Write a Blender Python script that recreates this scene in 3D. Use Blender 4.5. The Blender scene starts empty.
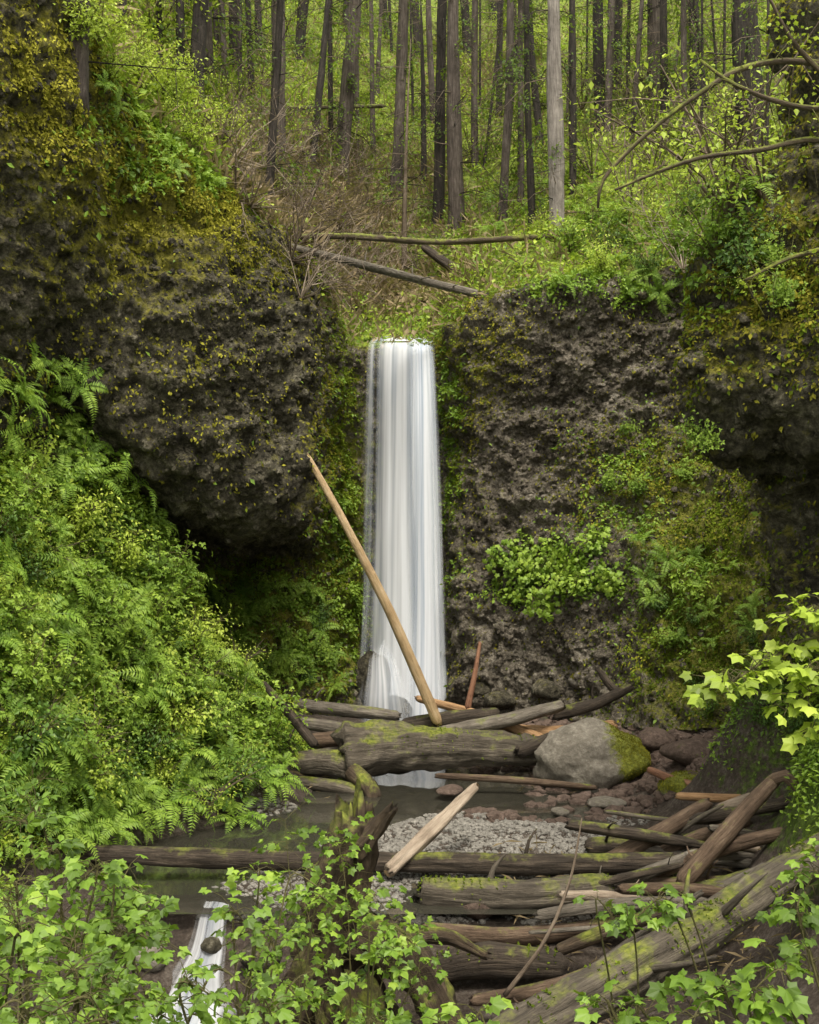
import bpy, bmesh, math, random
import numpy as np
from mathutils import Vector, Matrix
from mathutils.bvhtree import BVHTree
rng=np.random.default_rng(7); random.seed(7)
F=1100.;CX=409.5;CY=512.;CZ=8.
C=bpy.context.scene.collection
UP=np.array([0,0,1.])
def P(px,py,Y): return np.array([(px-CX)/F*Y, Y, CZ+(CY-py)/F*Y])
def W(x,y,z): return np.array([x,y,z+CZ])
def proj(p):
    Y=np.maximum(p[...,1],.1)
    return CX+F*p[...,0]/Y, CY-F*(p[...,2]-CZ)/Y
def nrmz(a): return a/np.maximum(np.linalg.norm(a,axis=-1,keepdims=True),1e-9)
# ---------------- noise
def _h(i,seed):
    a=i.astype(np.int64)
    h=(a[...,0]*374761393+a[...,1]*668265263+a[...,2]*1440662683+seed*974634777)&0xffffffff
    h=((h^(h>>13))*1274126177)&0xffffffff
    return ((h^(h>>16))&0xffffff)/float(0xffffff)
def vn(p,seed=0):
    p=np.asarray(p,float); i=np.floor(p); f=p-i; f=f*f*(3-2*f); r=0
    for dx in (0,1):
        for dy in (0,1):
            for dz in (0,1):
                w=(f[...,0] if dx else 1-f[...,0])*(f[...,1] if dy else 1-f[...,1])*(f[...,2] if dz else 1-f[...,2])
                r=r+w*_h(i+np.array([dx,dy,dz]),seed)
    return r
def fbm(p,o=4,seed=0):
    s=0;a=.5;q=np.asarray(p,float)
    for k in range(o):
        s=s+a*vn(q,seed+k); q=q*2.03+11.7; a*=.5
    return s
# ---------------- meshes
def mk(name,V,faces,mat,parent=None,smooth=True,attrs=None,link=True):
    me=bpy.data.meshes.new(name)
    if isinstance(faces,np.ndarray): faces=[faces]
    faces=[f for f in faces if len(f)]
    V=np.asarray(V,np.float32)
    me.vertices.add(len(V)); me.vertices.foreach_set('co',V.ravel())
    idx=np.concatenate([f.ravel() for f in faces]).astype(np.int32)
    tot=np.concatenate([np.full(len(f),f.shape[1]) for f in faces])
    st=np.concatenate([[0],np.cumsum(tot)[:-1]]).astype(np.int32)
    me.loops.add(len(idx)); me.loops.foreach_set('vertex_index',idx)
    me.polygons.add(len(st)); me.polygons.foreach_set('loop_start',st)
    me.update(calc_edges=True)
    me.polygons.foreach_set('use_smooth',np.full(len(st),bool(smooth)))
    for k,v in (attrs or {}).items():
        v=np.asarray(v,np.float32)
        if v.ndim==1:
            a=me.attributes.new(k,'FLOAT','POINT'); a.data.foreach_set('value',v)
        else:
            a=me.attributes.new(k,'FLOAT_VECTOR','POINT'); a.data.foreach_set('vector',v.ravel())
    me.materials.append(mat); me.update()
    if not link: return me
    return ob(name,me,parent)
def ob(name,me,parent=None):
    o=bpy.data.objects.new(name,me); C.objects.link(o)
    if parent: o.parent=parent
    return o
def tag(o,label,cat=None,group=None,kind=None):
    o['label']=label
    if cat: o['category']=cat
    if group: o['group']=group
    if kind: o['kind']=kind
    return o
def empty(name,loc,label,cat,group=None):
    o=bpy.data.objects.new(name,None); C.objects.link(o); o.location=[float(a) for a in loc]; o.empty_display_size=.1
    return tag(o,label,cat,group)
# ---------------- materials
def newmat(name):
    m=bpy.data.materials.new(name); m.use_nodes=True; nt=m.node_tree; nt.nodes.clear()
    out=nt.nodes.new('ShaderNodeOutputMaterial'); return m,nt,out
def nd(nt,t,ins=None,**props):
    n=nt.nodes.new(t)
    for k,v in props.items(): setattr(n,k,v)
    for k,v in (ins or {}).items():
        if isinstance(v,bpy.types.NodeSocket): nt.links.new(v,n.inputs[k])
        else: n.inputs[k].default_value=v
    return n
def ramp(nt,fac,stops):
    r=nt.nodes.new('ShaderNodeValToRGB'); el=r.color_ramp.elements
    while len(el)<len(stops): el.new(.5)
    for e,(p,c) in zip(el,stops): e.position=p; e.color=tuple(c)+(1,)
    nt.links.new(fac,r.inputs[0]); return r.outputs[0]
def mth(nt,op,a,b,clamp=False):
    n=nt.nodes.new('ShaderNodeMath'); n.operation=op; n.use_clamp=clamp
    for i,v in enumerate((a,b)):
        if isinstance(v,bpy.types.NodeSocket): nt.links.new(v,n.inputs[i])
        else: n.inputs[i].default_value=v
    return n.outputs[0]
def mixc(nt,f,a,b):
    n=nt.nodes.new('ShaderNodeMix'); n.data_type='RGBA'
    for i,v in ((0,f),(6,a),(7,b)):
        if isinstance(v,bpy.types.NodeSocket): nt.links.new(v,n.inputs[i])
        else: n.inputs[i].default_value=v if i==0 else tuple(v)+(1,)
    return n.outputs[2]
def foliage(name,stops,trans=.35,gloss=.02,clump=1.2):
    m,nt,out=newmat(name)
    at=nd(nt,'ShaderNodeAttribute',attribute_name='tone')
    geo=nd(nt,'ShaderNodeNewGeometry')
    nz=nd(nt,'ShaderNodeTexNoise',{'Vector':geo.outputs['Position'],'Scale':clump,'Detail':2.})
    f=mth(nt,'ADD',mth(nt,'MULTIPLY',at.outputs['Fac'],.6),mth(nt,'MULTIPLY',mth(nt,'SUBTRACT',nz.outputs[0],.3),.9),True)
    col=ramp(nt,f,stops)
    d=nd(nt,'ShaderNodeBsdfDiffuse',{'Color':col})
    tc=mixc(nt,.4,col,(.35,.45,.03))
    t=nd(nt,'ShaderNodeBsdfTranslucent',{'Color':tc})
    g=nd(nt,'ShaderNodeBsdfGlossy',{'Color':(1,1,1,1),'Roughness':.5})
    m1=nd(nt,'ShaderNodeMixShader',{0:trans,1:d.outputs[0],2:t.outputs[0]})
    m2=nd(nt,'ShaderNodeMixShader',{0:gloss,1:m1.outputs[0],2:g.outputs[0]})
    nt.links.new(m2.outputs[0],out.inputs[0]); return m
def rockmat(name,stops,mossA,mossB,scale=1.,bump=.9,rough=.85,top=.25,spec=.25):
    m,nt,out=newmat(name)
    geo=nd(nt,'ShaderNodeNewGeometry'); pos=geo.outputs['Position']
    at=nd(nt,'ShaderNodeAttribute',attribute_name='moss').outputs['Fac']
    n1=nd(nt,'ShaderNodeTexNoise',{'Vector':pos,'Scale':1.1*scale,'Detail':8.,'Roughness':.65})
    n2=nd(nt,'ShaderNodeTexNoise',{'Vector':pos,'Scale':8.*scale,'Detail':9.,'Roughness':.78})
    vo=nd(nt,'ShaderNodeTexVoronoi',{'Vector':pos,'Scale':6.*scale})
    n3=nd(nt,'ShaderNodeTexNoise',{'Vector':pos,'Scale':3.5*scale,'Detail':8.,'Roughness':.75})
    f=mth(nt,'ADD',mth(nt,'MULTIPLY',n1.outputs[0],.35),mth(nt,'MULTIPLY',n2.outputs[0],.65))
    col=ramp(nt,f,stops)
    mc=ramp(nt,n2.outputs[0],[(.35,mossA),(.62,mossB)])
    sep=nd(nt,'ShaderNodeSeparateXYZ',{0:geo.outputs['Normal']})
    mf=mth(nt,'ADD',at,mth(nt,'MULTIPLY',sep.outputs[2],top))
    mf=mth(nt,'ADD',mf,mth(nt,'MULTIPLY',mth(nt,'SUBTRACT',n3.outputs[0],.5),2.4))
    mf=mth(nt,'MULTIPLY',mth(nt,'SUBTRACT',mf,.3),3.,True)
    c=mixc(nt,mf,col,mc)
    hb=mth(nt,'ADD',n2.outputs[0],mth(nt,'MULTIPLY',vo.outputs['Distance'],.5))
    b1=nd(nt,'ShaderNodeBump',{'Height':hb,'Strength':bump,'Distance':.2/scale})
    n4=nd(nt,'ShaderNodeTexNoise',{'Vector':pos,'Scale':35.*scale,'Detail':4.})
    b2=nd(nt,'ShaderNodeBump',{'Height':n4.outputs[0],'Strength':.6,'Distance':.04/scale,'Normal':b1.outputs[0]})
    p=nd(nt,'ShaderNodeBsdfPrincipled',{'Base Color':c,'Roughness':rough,'Specular IOR Level':spec,'Normal':b2.outputs[0]})
    nt.links.new(p.outputs[0],out.inputs[0]); return m
def woodmat(name,stops,mossamt=0.,rough=.8,mosscol=((.07,.09,.014),(.24,.26,.04))):
    m,nt,out=newmat(name)
    tc=nd(nt,'ShaderNodeAttribute',attribute_name='tc').outputs['Vector']
    mp=nd(nt,'ShaderNodeMapping',{'Vector':tc,'Scale':(11,11,1.)})
    n1=nd(nt,'ShaderNodeTexNoise',{'Vector':mp.outputs[0],'Scale':1.8,'Detail':8.,'Roughness':.7})
    geo=nd(nt,'ShaderNodeNewGeometry')
    n2=nd(nt,'ShaderNodeTexNoise',{'Vector':geo.outputs['Position'],'Scale':2.2,'Detail':7.,'Roughness':.65})
    n5=nd(nt,'ShaderNodeTexNoise',{'Vector':geo.outputs['Position'],'Scale':14.,'Detail':5.})
    f=mth(nt,'ADD',mth(nt,'MULTIPLY',n1.outputs[0],.65),mth(nt,'MULTIPLY',n2.outputs[0],.35))
    c=ramp(nt,f,stops)
    if mossamt>0:
        sep=nd(nt,'ShaderNodeSeparateXYZ',{0:geo.outputs['Normal']})
        mf=mth(nt,'ADD',mth(nt,'MULTIPLY',sep.outputs[2],.5),mth(nt,'MULTIPLY',mth(nt,'SUBTRACT',n2.outputs[0],.5),2.8))
        mf=mth(nt,'MULTIPLY',mth(nt,'ADD',mf,mossamt-.6),2.5,True)
        c=mixc(nt,mf,c,ramp(nt,n5.outputs[0],[(.3,mosscol[0]),(.7,mosscol[1])]))
    b=nd(nt,'ShaderNodeBump',{'Height':n1.outputs[0],'Strength':1.,'Distance':.06})
    b2=nd(nt,'ShaderNodeBump',{'Height':n5.outputs[0],'Strength':.5,'Distance':.03,'Normal':b.outputs[0]})
    p=nd(nt,'ShaderNodeBsdfPrincipled',{'Base Color':c,'Roughness':rough,'Specular IOR Level':.3,'Normal':b2.outputs[0]})
    nt.links.new(p.outputs[0],out.inputs[0]); return m
M={}
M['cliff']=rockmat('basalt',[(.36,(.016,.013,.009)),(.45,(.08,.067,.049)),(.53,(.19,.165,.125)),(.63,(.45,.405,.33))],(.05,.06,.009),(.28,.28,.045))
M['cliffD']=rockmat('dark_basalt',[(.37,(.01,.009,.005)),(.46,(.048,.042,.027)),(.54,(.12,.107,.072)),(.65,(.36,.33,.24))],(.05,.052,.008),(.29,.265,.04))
M['hill']=rockmat('forest_floor',[(.3,(.07,.05,.025)),(.5,(.22,.17,.095)),(.7,(.42,.34,.22))],(.1,.14,.016),(.32,.42,.055),scale=.8,top=.1)
M['ground']=rockmat('creek_bank_soil',[(.3,(.022,.017,.013)),(.5,(.085,.065,.05)),(.65,(.2,.17,.14))],(.03,.05,.007),(.14,.22,.025),scale=1.6,top=.0)
M['stone']=rockmat('river_stone',[(.3,(.08,.069,.053)),(.5,(.2,.178,.142)),(.68,(.38,.35,.29))],(.07,.08,.012),(.27,.29,.04),scale=1.3,top=.1,bump=.6,rough=.7)
M['redstone']=rockmat('red_brown_rock',[(.3,(.035,.024,.018)),(.5,(.12,.085,.066)),(.68,(.26,.19,.155))],(.04,.055,.01),(.14,.17,.03),scale=1.3,top=.1,bump=.6)
M['gravel']=rockmat('gravel_stone',[(.3,(.08,.073,.062)),(.5,(.19,.178,.155)),(.68,(.38,.355,.31))],(.04,.055,.01),(.16,.19,.03),scale=3,top=0,bump=.3,rough=.6)
M['leaf']=foliage('bright_leaf',[(0,(.03,.06,.007)),(.42,(.155,.265,.028)),(.8,(.34,.48,.06)),(1,(.5,.61,.13))])
M['leafY']=foliage('yellow_green_leaf',[(0,(.1,.14,.014)),(.42,(.32,.43,.04)),(.8,(.54,.64,.1)),(1,(.68,.75,.2))],trans=.4)
M['leafD']=foliage('dark_leaf',[(0,(.014,.035,.006)),(.5,(.06,.125,.016)),(.85,(.15,.26,.035)),(1,(.26,.38,.06))],trans=.25)
M['fern']=foliage('fern_green',[(0,(.045,.085,.01)),(.35,(.16,.28,.032)),(.75,(.34,.48,.07)),(1,(.5,.61,.13))])
M['moss']=foliage('moss_tuft',[(0,(.04,.038,.007)),(.45,(.18,.17,.024)),(.8,(.4,.38,.055)),(1,(.5,.48,.09))],trans=.2,gloss=.0)
M['mossG']=foliage('green_moss_tuft',[(0,(.028,.042,.006)),(.45,(.11,.155,.016)),(.8,(.25,.32,.035)),(1,(.37,.42,.06))],trans=.2,gloss=.0)
M['needle']=foliage('needles',[(0,(.025,.05,.009)),(.5,(.1,.17,.022)),(.9,(.24,.35,.05)),(1,(.35,.45,.08))],trans=.4)
M['dry']=foliage('dry_fronds',[(0,(.1,.075,.038)),(.5,(.28,.215,.125)),(1,(.5,.41,.27))],trans=.2,gloss=0)
M['bark']=woodmat('fir_bark',[(.3,(.02,.015,.012)),(.5,(.078,.061,.05)),(.7,(.21,.175,.148))],.0)
M['barkD']=woodmat('dark_fir_bark',[(.3,(.007,.006,.005)),(.5,(.03,.024,.019)),(.7,(.09,.072,.058))],.0)
M['barkP']=woodmat('pale_fir_bark',[(.3,(.06,.05,.043)),(.5,(.2,.175,.155)),(.7,(.4,.36,.32))],.0)
M['barkM']=woodmat('mossy_bark',[(.3,(.025,.018,.012)),(.5,(.085,.062,.038)),(.7,(.19,.145,.09))],.55)
M['pale']=woodmat('pale_stripped_wood',[(.3,(.24,.15,.07)),(.5,(.5,.35,.19)),(.7,(.7,.55,.36))],.0,.6)
M['driftw']=woodmat('driftwood',[(.3,(.15,.11,.075)),(.5,(.34,.27,.2)),(.7,(.54,.46,.36))],.0,.7)
M['orange']=woodmat('orange_wood',[(.3,(.14,.075,.032)),(.5,(.34,.2,.095)),(.7,(.52,.35,.19))],.0,.6)
M['red']=woodmat('red_brown_wood',[(.3,(.08,.035,.018)),(.5,(.21,.1,.055)),(.7,(.34,.19,.11))],.0,.6)
M['brown']=woodmat('brown_log',[(.3,(.024,.015,.009)),(.5,(.115,.077,.05)),(.7,(.28,.205,.14))],.12)
M['gray']=woodmat('grey_log',[(.3,(.032,.028,.022)),(.5,(.14,.12,.094)),(.7,(.33,.295,.24))],.1)
M['grayM']=woodmat('mossy_grey_log',[(.3,(.02,.016,.012)),(.5,(.095,.079,.058)),(.7,(.25,.215,.165))],.28)
M['darkw']=woodmat('dark_wet_log',[(.3,(.01,.008,.005)),(.5,(.05,.038,.027)),(.7,(.16,.125,.09))],.2)
M['rot']=woodmat('rotten_wood',[(.3,(.012,.008,.004)),(.5,(.06,.042,.026)),(.7,(.18,.13,.083))],.35)
M['twig']=woodmat('twig_bark',[(.3,(.06,.045,.03)),(.5,(.16,.12,.085)),(.7,(.32,.26,.19))],.0)
M['greentwig']=woodmat('green_stem',[(.3,(.05,.05,.015)),(.5,(.12,.11,.04)),(.7,(.22,.19,.08))],.0)
def fallmat():
    m,nt,out=newmat('falling_water')
    tc=nd(nt,'ShaderNodeAttribute',attribute_name='tc').outputs['Vector']
    de=nd(nt,'ShaderNodeAttribute',attribute_name='dens').outputs['Fac']
    mp=nd(nt,'ShaderNodeMapping',{'Vector':tc,'Scale':(2.4,.06,1)})
    n1=nd(nt,'ShaderNodeTexNoise',{'Vector':mp.outputs[0],'Scale':1.,'Detail':2.,'Roughness':.4})
    mp2=nd(nt,'ShaderNodeMapping',{'Vector':tc,'Scale':(8.,.16,1)})
    n2=nd(nt,'ShaderNodeTexNoise',{'Vector':mp2.outputs[0],'Scale':1.,'Detail':3.,'Roughness':.5})
    nn_=mth(nt,'ADD',mth(nt,'MULTIPLY',n1.outputs[0],.55),mth(nt,'MULTIPLY',n2.outputs[0],.45))
    a=mth(nt,'ADD',de,mth(nt,'MULTIPLY',mth(nt,'SUBTRACT',nn_,.5),1.7),True)
    col=ramp(nt,nn_,[(.34,(.6,.69,.82)),(.52,(.93,.96,1.))])
    d=nd(nt,'ShaderNodeBsdfDiffuse',{'Color':col}); t=nd(nt,'ShaderNodeBsdfTranslucent',{'Color':col})
    s=nd(nt,'ShaderNodeMixShader',{0:.3,1:d.outputs[0],2:t.outputs[0]})
    tr=nd(nt,'ShaderNodeBsdfTransparent')
    s2=nd(nt,'ShaderNodeMixShader',{0:a,1:tr.outputs[0],2:s.outputs[0]})
    nt.links.new(s2.outputs[0],out.inputs[0]); return m
M['fall']=fallmat()
def watermat(name,foam):
    m,nt,out=newmat(name)
    geo=nd(nt,'ShaderNodeNewGeometry')
    mp=nd(nt,'ShaderNodeMapping',{'Vector':geo.outputs['Position'],'Scale':(1.2,.5,1)})
    n1=nd(nt,'ShaderNodeTexNoise',{'Vector':mp.outputs[0],'Scale':2.,'Detail':4.})
    c=mixc(nt,mth(nt,'MULTIPLY',mth(nt,'SUBTRACT',n1.outputs[0],foam),6.,True),(.045,.043,.032),(.7,.74,.76))
    b=nd(nt,'ShaderNodeBump',{'Height':n1.outputs[0],'Strength':.2,'Distance':.04})
    p=nd(nt,'ShaderNodeBsdfPrincipled',{'Base Color':c,'Roughness':.06,'Specular IOR Level':1.,'Coat Weight':.6,'Coat Roughness':.04,'Normal':b.outputs[0],'Alpha':.82})
    nt.links.new(p.outputs[0],out.inputs[0]); return m
M['water']=watermat('creek_water',.72); M['rapid']=watermat('rapid_water',.55)
# ---------------- control net: hillside + cliffs
def col(*pts): return [P(*p) for p in pts]
net=[
 [W(-30,50,32),W(-24,36,24),W(-17,25,17),W(-12,16,13),W(-9.6,11.5,10.5),W(-9.4,11.5,7),W(-9.2,11.6,5),W(-9.2,11.8,3.6),W(-9.4,12,2.6),W(-9.4,12,1),W(-9.4,12,-1)],
 col((-600,-420,60),(-450,-380,40),(-300,-330,28),(-130,-220,20),(-40,-120,16.5),(-45,50,16),(-60,180,16),(-60,290,16.2),(-60,340,16.8),(-70,420,16.8),(-80,520,16.8)),
 col((-200,-300,62),(-100,-260,42),(0,-170,30),(60,-70,21),(62,-15,18),(70,110,17.6),(62,220,17.9),(50,330,18.5),(40,400,19),(35,470,19),(30,560,19)),
 col((0,-180,65),(60,-120,45),(105,-30,32),(125,40,23.5),(115,95,20.2),(110,210,19.4),(110,320,19.4),(115,440,20),(110,475,22.5),(105,530,22.5),(110,620,21.6)),
 col((100,-120,66),(160,-30,46),(185,40,33),(188,105,25),(182,155,21.5),(185,255,20.4),(188,380,20.2),(185,508,21),(160,528,25.5),(155,600,25.8),(170,700,24.5)),
 col((200,-80,67),(230,20,47),(252,110,34),(256,180,27),(250,218,23.2),(258,298,21.6),(260,400,21.4),(250,522,21.8),(225,540,27.8),(225,610,28),(235,715,26.8)),
 col((280,-60,68),(300,50,48),(300,165,36),(300,232,29),(298,255,24.6),(307,310,22.8),(309,400,22.6),(301,512,23),(290,545,29),(290,620,29),(295,716,28)),
 col((330,-50,70),(340,80,50),(335,190,38),(325,262,31),(306,282,28),(303,330,27.5),(300,400,27.6),(298,490,28.2),(318,560,29.6),(325,630,29.4),(330,716,28.8)),
 col((365,-40,72),(365,95,52),(360,210,40),(350,310,33),(343,335,30.5),(342,380,30.4),(340,440,30.4),(340,500,30.3),(342,570,30.1),(340,640,29.9),(338,718,29.6)),
 col((380,-40,72),(380,100,52),(378,220,41),(372,335,33.5),(360,346,31),(360,395,31),(360,450,31),(360,500,30.9),(360,570,30.8),(360,640,30.7),(360,718,30.6)),
 col((400,-40,72),(400,105,52),(400,225,41),(400,338,33.5),(400,347,31.1),(400,400,31.2),(400,450,31.1),(400,510,31),(400,570,31),(400,640,30.9),(400,718,30.8)),
 col((430,-40,72),(425,100,52),(425,225,41),(430,335,33.5),(440,346,31),(442,395,31),(442,450,31),(442,500,30.9),(444,570,30.8),(444,640,30.7),(444,718,30.6)),
 col((470,-40,71),(460,100,51),(460,220,40),(460,300,33),(456,325,30.4),(456,380,30.1),(458,440,30),(458,500,29.9),(460,570,29.8),(461,640,29.6),(463,715,29.4)),
 col((520,-45,70),(510,100,50),(505,210,38.5),(505,270,32),(500,298,29.6),(500,350,29.3),(505,430,29.2),(505,500,29.1),(510,570,29),(515,640,28.6),(520,715,28)),
 col((610,-50,69),(590,80,49),(585,190,38),(585,255,31.5),(580,285,29),(585,340,28.8),(585,420,28.8),(590,500,28.2),(590,570,27.6),(595,650,26.8),(600,725,26)),
 col((700,-70,68),(675,50,48),(668,165,37.5),(665,235,31),(660,270,28.5),(660,330,28.5),(660,400,28.3),(670,480,27.5),(670,560,26.5),(670,640,25.6),(675,735,24.5)),
 col((820,-90,66),(780,10,47),(760,130,37),(750,210,30),(740,250,27.5),(745,330,27.5),(745,420,27),(750,490,26),(745,570,25),(740,640,24),(735,730,23)),
 col((1000,-150,64),(920,-60,45),(880,70,35),(850,160,28),(840,210,25),(840,300,25),(840,400,24.5),(830,480,24),(820,560,23.2),(815,630,22.5),(800,720,21.5)),
 col((1200,-220,60),(1060,-120,42),(980,0,31),(900,60,24),(880,70,21),(870,230,21),(860,320,20.8),(860,430,20.8),(870,480,21.5),(850,560,21.2),(820,690,20)),
 col((1400,-280,56),(1200,-180,38),(1080,-90,27),(940,-60,19),(808,-30,16.5),(786,150,15.8),(716,305,15.4),(712,405,15.4),(775,462,16.6),(782,560,16.6),(770,665,16)),
 col((1700,-380,50),(1500,-280,33),(1300,-160,23),(1080,-120,17),(880,-60,15),(850,150,14.5),(790,330,14.6),(790,420,14.7),(835,470,15.4),(845,560,15.5),(850,640,15)),
 [W(40,42,32),W(30,27,22),W(20,18,16),W(13,12,12),W(9.5,10,9),W(9.3,10,6),W(9,10,3),W(9,10,1.5),W(9,10,.5),W(9,10.5,-.7),W(9,10.5,-2)],
]
net=np.array(net)
def cr(arr,ns):
    n=len(arr); out=[]; idx=[]
    for i in range(n-1):
        p0=arr[max(i-1,0)];p1=arr[i];p2=arr[i+1];p3=arr[min(i+2,n-1)]
        if i==0: p0=2*p1-p2
        if i==n-2: p3=2*p2-p1
        L=np.linalg.norm(p2-p1,axis=-1,keepdims=True)
        def lim(t):
            l=np.linalg.norm(t,axis=-1,keepdims=True); return t*np.minimum(1,1.3*L/np.maximum(l,1e-6))
        m1=lim((p2-p0)/2); m2=lim((p3-p1)/2)
        idx.append(len(out))
        for k in range(ns[i]):
            t=k/ns[i]; t2=t*t;t3=t2*t
            out.append((2*t3-3*t2+1)*p1+(t3-2*t2+t)*m1+(-2*t3+3*t2)*p2+(t3-t2)*m2)
    idx.append(len(out)); out.append(arr[-1]); return np.array(out),idx
cl=[max(6,int(np.linalg.norm(net[i+1,5]-net[i,5])/.075)) for i in range(len(net)-1)]
cl[0]=20; cl[-1]=20
g,cidx=cr(net,cl)
rows_n=[26,36,40,34,36,32,36,26,28,30]
g2,ridx=cr(np.swapaxes(g,0,1),rows_n)
R_,C_=g2.shape[:2]
du=np.gradient(g2,axis=1); dv=np.gradient(g2,axis=0)
nn=nrmz(np.cross(du,dv))
if nn[ridx[6],cidx[13],1]>0: nn=-nn
lip=ridx[4]
rr=np.arange(R_)[:,None]; wc=np.clip((rr-lip+12)/16.,0,1)
cc=np.arange(C_)[None,:]
wf=np.clip(1-np.abs(cc-cidx[10])/float(cidx[12]-cidx[10]+4),0,1)
lf=np.where(cc<cidx[7],.55,.9)
big=(fbm(g2*np.array([.45,.45,.6]),4,3)-.47)*2.2
ridg=1-np.abs(fbm(g2*np.array([1.3,1.3,.9]),3,9)*2-.9)*2
sm=(fbm(g2*3.6,4,17)-.45)
rub=vn(g2*5.5,27)**2
cell=vn(g2*np.array([2.1,2.1,2.8])+vn(g2*1.1,5)[...,None]*1.5,31)
cell=np.round(cell*4)/4
disp=wc*(big*.62*lf+ridg*.22*lf+sm*.5+(cell-.5)*.28*lf+(rub-.3)*.18)*(1-.8*wf)+(1-wc)*((fbm(g2*.5,3,41)-.45)*1.2+(fbm(g2*2,2,43)-.4)*.3)*(1-.7*wf)
S=g2+nn*disp[...,None]
Sn=nrmz(np.cross(np.gradient(S,axis=1),np.gradient(S,axis=0)))
if Sn[ridx[6],cidx[13],1]>0: Sn=-Sn
def blobs(px,py,L,base=0.):
    v=np.full(px.shape,base,float)
    for cx,cy,rx,ry,a in L: v=v+a*np.exp(-(((px-cx)/rx)**2+((py-cy)/ry)**2))
    return v
spx,spy=proj(S)
mossS=blobs(spx,spy,[(60,120,90,160,.5),(140,230,60,80,.35),(200,190,90,55,.5),(230,400,90,110,-.05),(340,530,30,190,.6),(270,620,70,80,.4),
   (470,370,50,50,.5),(640,480,70,50,.35),(690,630,70,90,.5),(710,560,60,120,.35),(560,420,70,90,-.3),(560,640,70,80,-.6),(740,330,60,80,.25),(800,200,40,160,.2)],.15)
hb_=np.clip(blobs(spx,spy,[(330,215,70,30,.6),(240,180,40,30,.3),(390,290,50,25,.5),(300,150,50,30,.3)]),0,1)
mossS=np.where(rr<lip,.6-.8*hb_,mossS)
moss_flat=mossS.ravel()
def gridfaces(r0,r1,c0,c1):
    a=(np.arange(r0,r1)[:,None]*C_+np.arange(c0,c1)[None,:]).ravel()
    return np.stack([a,a+1,a+1+C_,a+C_],1)
def sub(name,r0,r1,c0,c1,mat):
    ids=(np.arange(r0,r1+1)[:,None]*C_+np.arange(c0,c1+1)[None,:])
    n1,n2=ids.shape; V=S.reshape(-1,3)[ids.ravel()]; ms=moss_flat[ids.ravel()]
    a=(np.arange(n1-1)[:,None]*n2+np.arange(n2-1)[None,:]).ravel()
    f=np.stack([a,a+1,a+1+n2,a+n2],1)
    v=V[f[len(f)//2]]; nA=np.cross(v[1]-v[0],v[2]-v[0]); ref=Sn.reshape(-1,3)[ids.ravel()][f[len(f)//2,0]]
    if nA.dot(ref)<0: f=f[:,::-1]
    return mk(name,V,f,mat,attrs={'moss':ms})
tag(sub('hillside',0,lip,0,C_-1,M['hill']),'steep green forested hillside rising above the waterfall','hillside',kind='structure')
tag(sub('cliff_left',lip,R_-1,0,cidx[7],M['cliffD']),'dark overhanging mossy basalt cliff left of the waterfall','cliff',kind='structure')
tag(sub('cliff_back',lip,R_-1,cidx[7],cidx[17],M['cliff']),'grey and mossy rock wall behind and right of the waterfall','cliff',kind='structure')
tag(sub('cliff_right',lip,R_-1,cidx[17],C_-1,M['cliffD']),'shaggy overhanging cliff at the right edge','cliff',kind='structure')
# ---------------- ground
gp=[P(400,722,30),P(330,716,28.5),P(520,715,28),P(600,725,26),P(675,735,24.5),P(735,730,23),P(800,720,21.5),P(170,690,23.5),P(235,712,26),
 P(350,780,23),P(500,780,23),P(320,805,21),P(600,800,21),P(400,828,19),P(500,833,18.5),P(560,838,18.3),P(640,845,18),P(250,856,18.3),P(150,868,17.6),
 P(450,902,16),P(600,880,16.3),W(-2,15.3,-5.62),W(-3.2,15.3,-5.7),W(-1.4,15,-5.5),W(-4.2,15,-5.45),W(-2,13.9,-6.6),W(-3.6,13.8,-6.6),W(0,14.6,-5.9),W(2,14.5,-5.9),W(-.3,12.5,-6.6),
 W(0,10,-6.7),W(-3,11,-6.8),W(2,10,-6.3),W(0,6,-4.6),W(0,3,-2.7),W(0,0,-1.8),W(3,4,-3),W(4,8,-4.5),W(-4,7,-5),W(-3,3,-3.1),W(-8,6,-2.5),W(-6,0,-1.5),W(6,0,-1),
 W(5.35,20,-4.7),P(760,690,19.5),P(765,665,18),P(850,645,15.5),W(5.3,14,-4.3),W(4.6,12,-5),W(4.8,15,-5.45),W(4.6,18,-5.45),P(1000,640,13),W(3.4,13,-6),W(3.9,10.5,-5.3),W(9,7,-1.5),W(6.3,17,-4.),
 P(290,770,22),P(250,675,22.3),P(210,610,21.8),P(165,540,21.2),P(105,460,20.3),P(0,365,19),P(-60,320,16.5),P(200,832,19),P(120,852,18),P(150,710,19.6),P(60,615,18),P(60,760,17),
 P(200,745,20.3),P(0,515,17.5),P(0,715,16),P(0,840,15.5),P(-100,800,13),P(-150,510,15),W(-12,25,-1),W(12,30,-3),W(0,34,-5.7),W(-6,31,-5.2),W(-12,10,1),W(12,18,-1)]
gp=np.array(gp); X=gp[:,:2]
def phi(d): return np.where(d>0,d*d*np.log(np.maximum(d,1e-9)),0)
n=len(gp); K=phi(np.linalg.norm(X[:,None]-X[None],axis=-1))+np.eye(n)*.15
A=np.zeros((n+3,n+3)); A[:n,:n]=K; A[:n,n]=1; A[:n,n+1:]=X; A[n,:n]=1; A[n+1:,:n]=X.T
sol=np.linalg.solve(A,np.concatenate([gp[:,2],[0,0,0]]))
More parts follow.
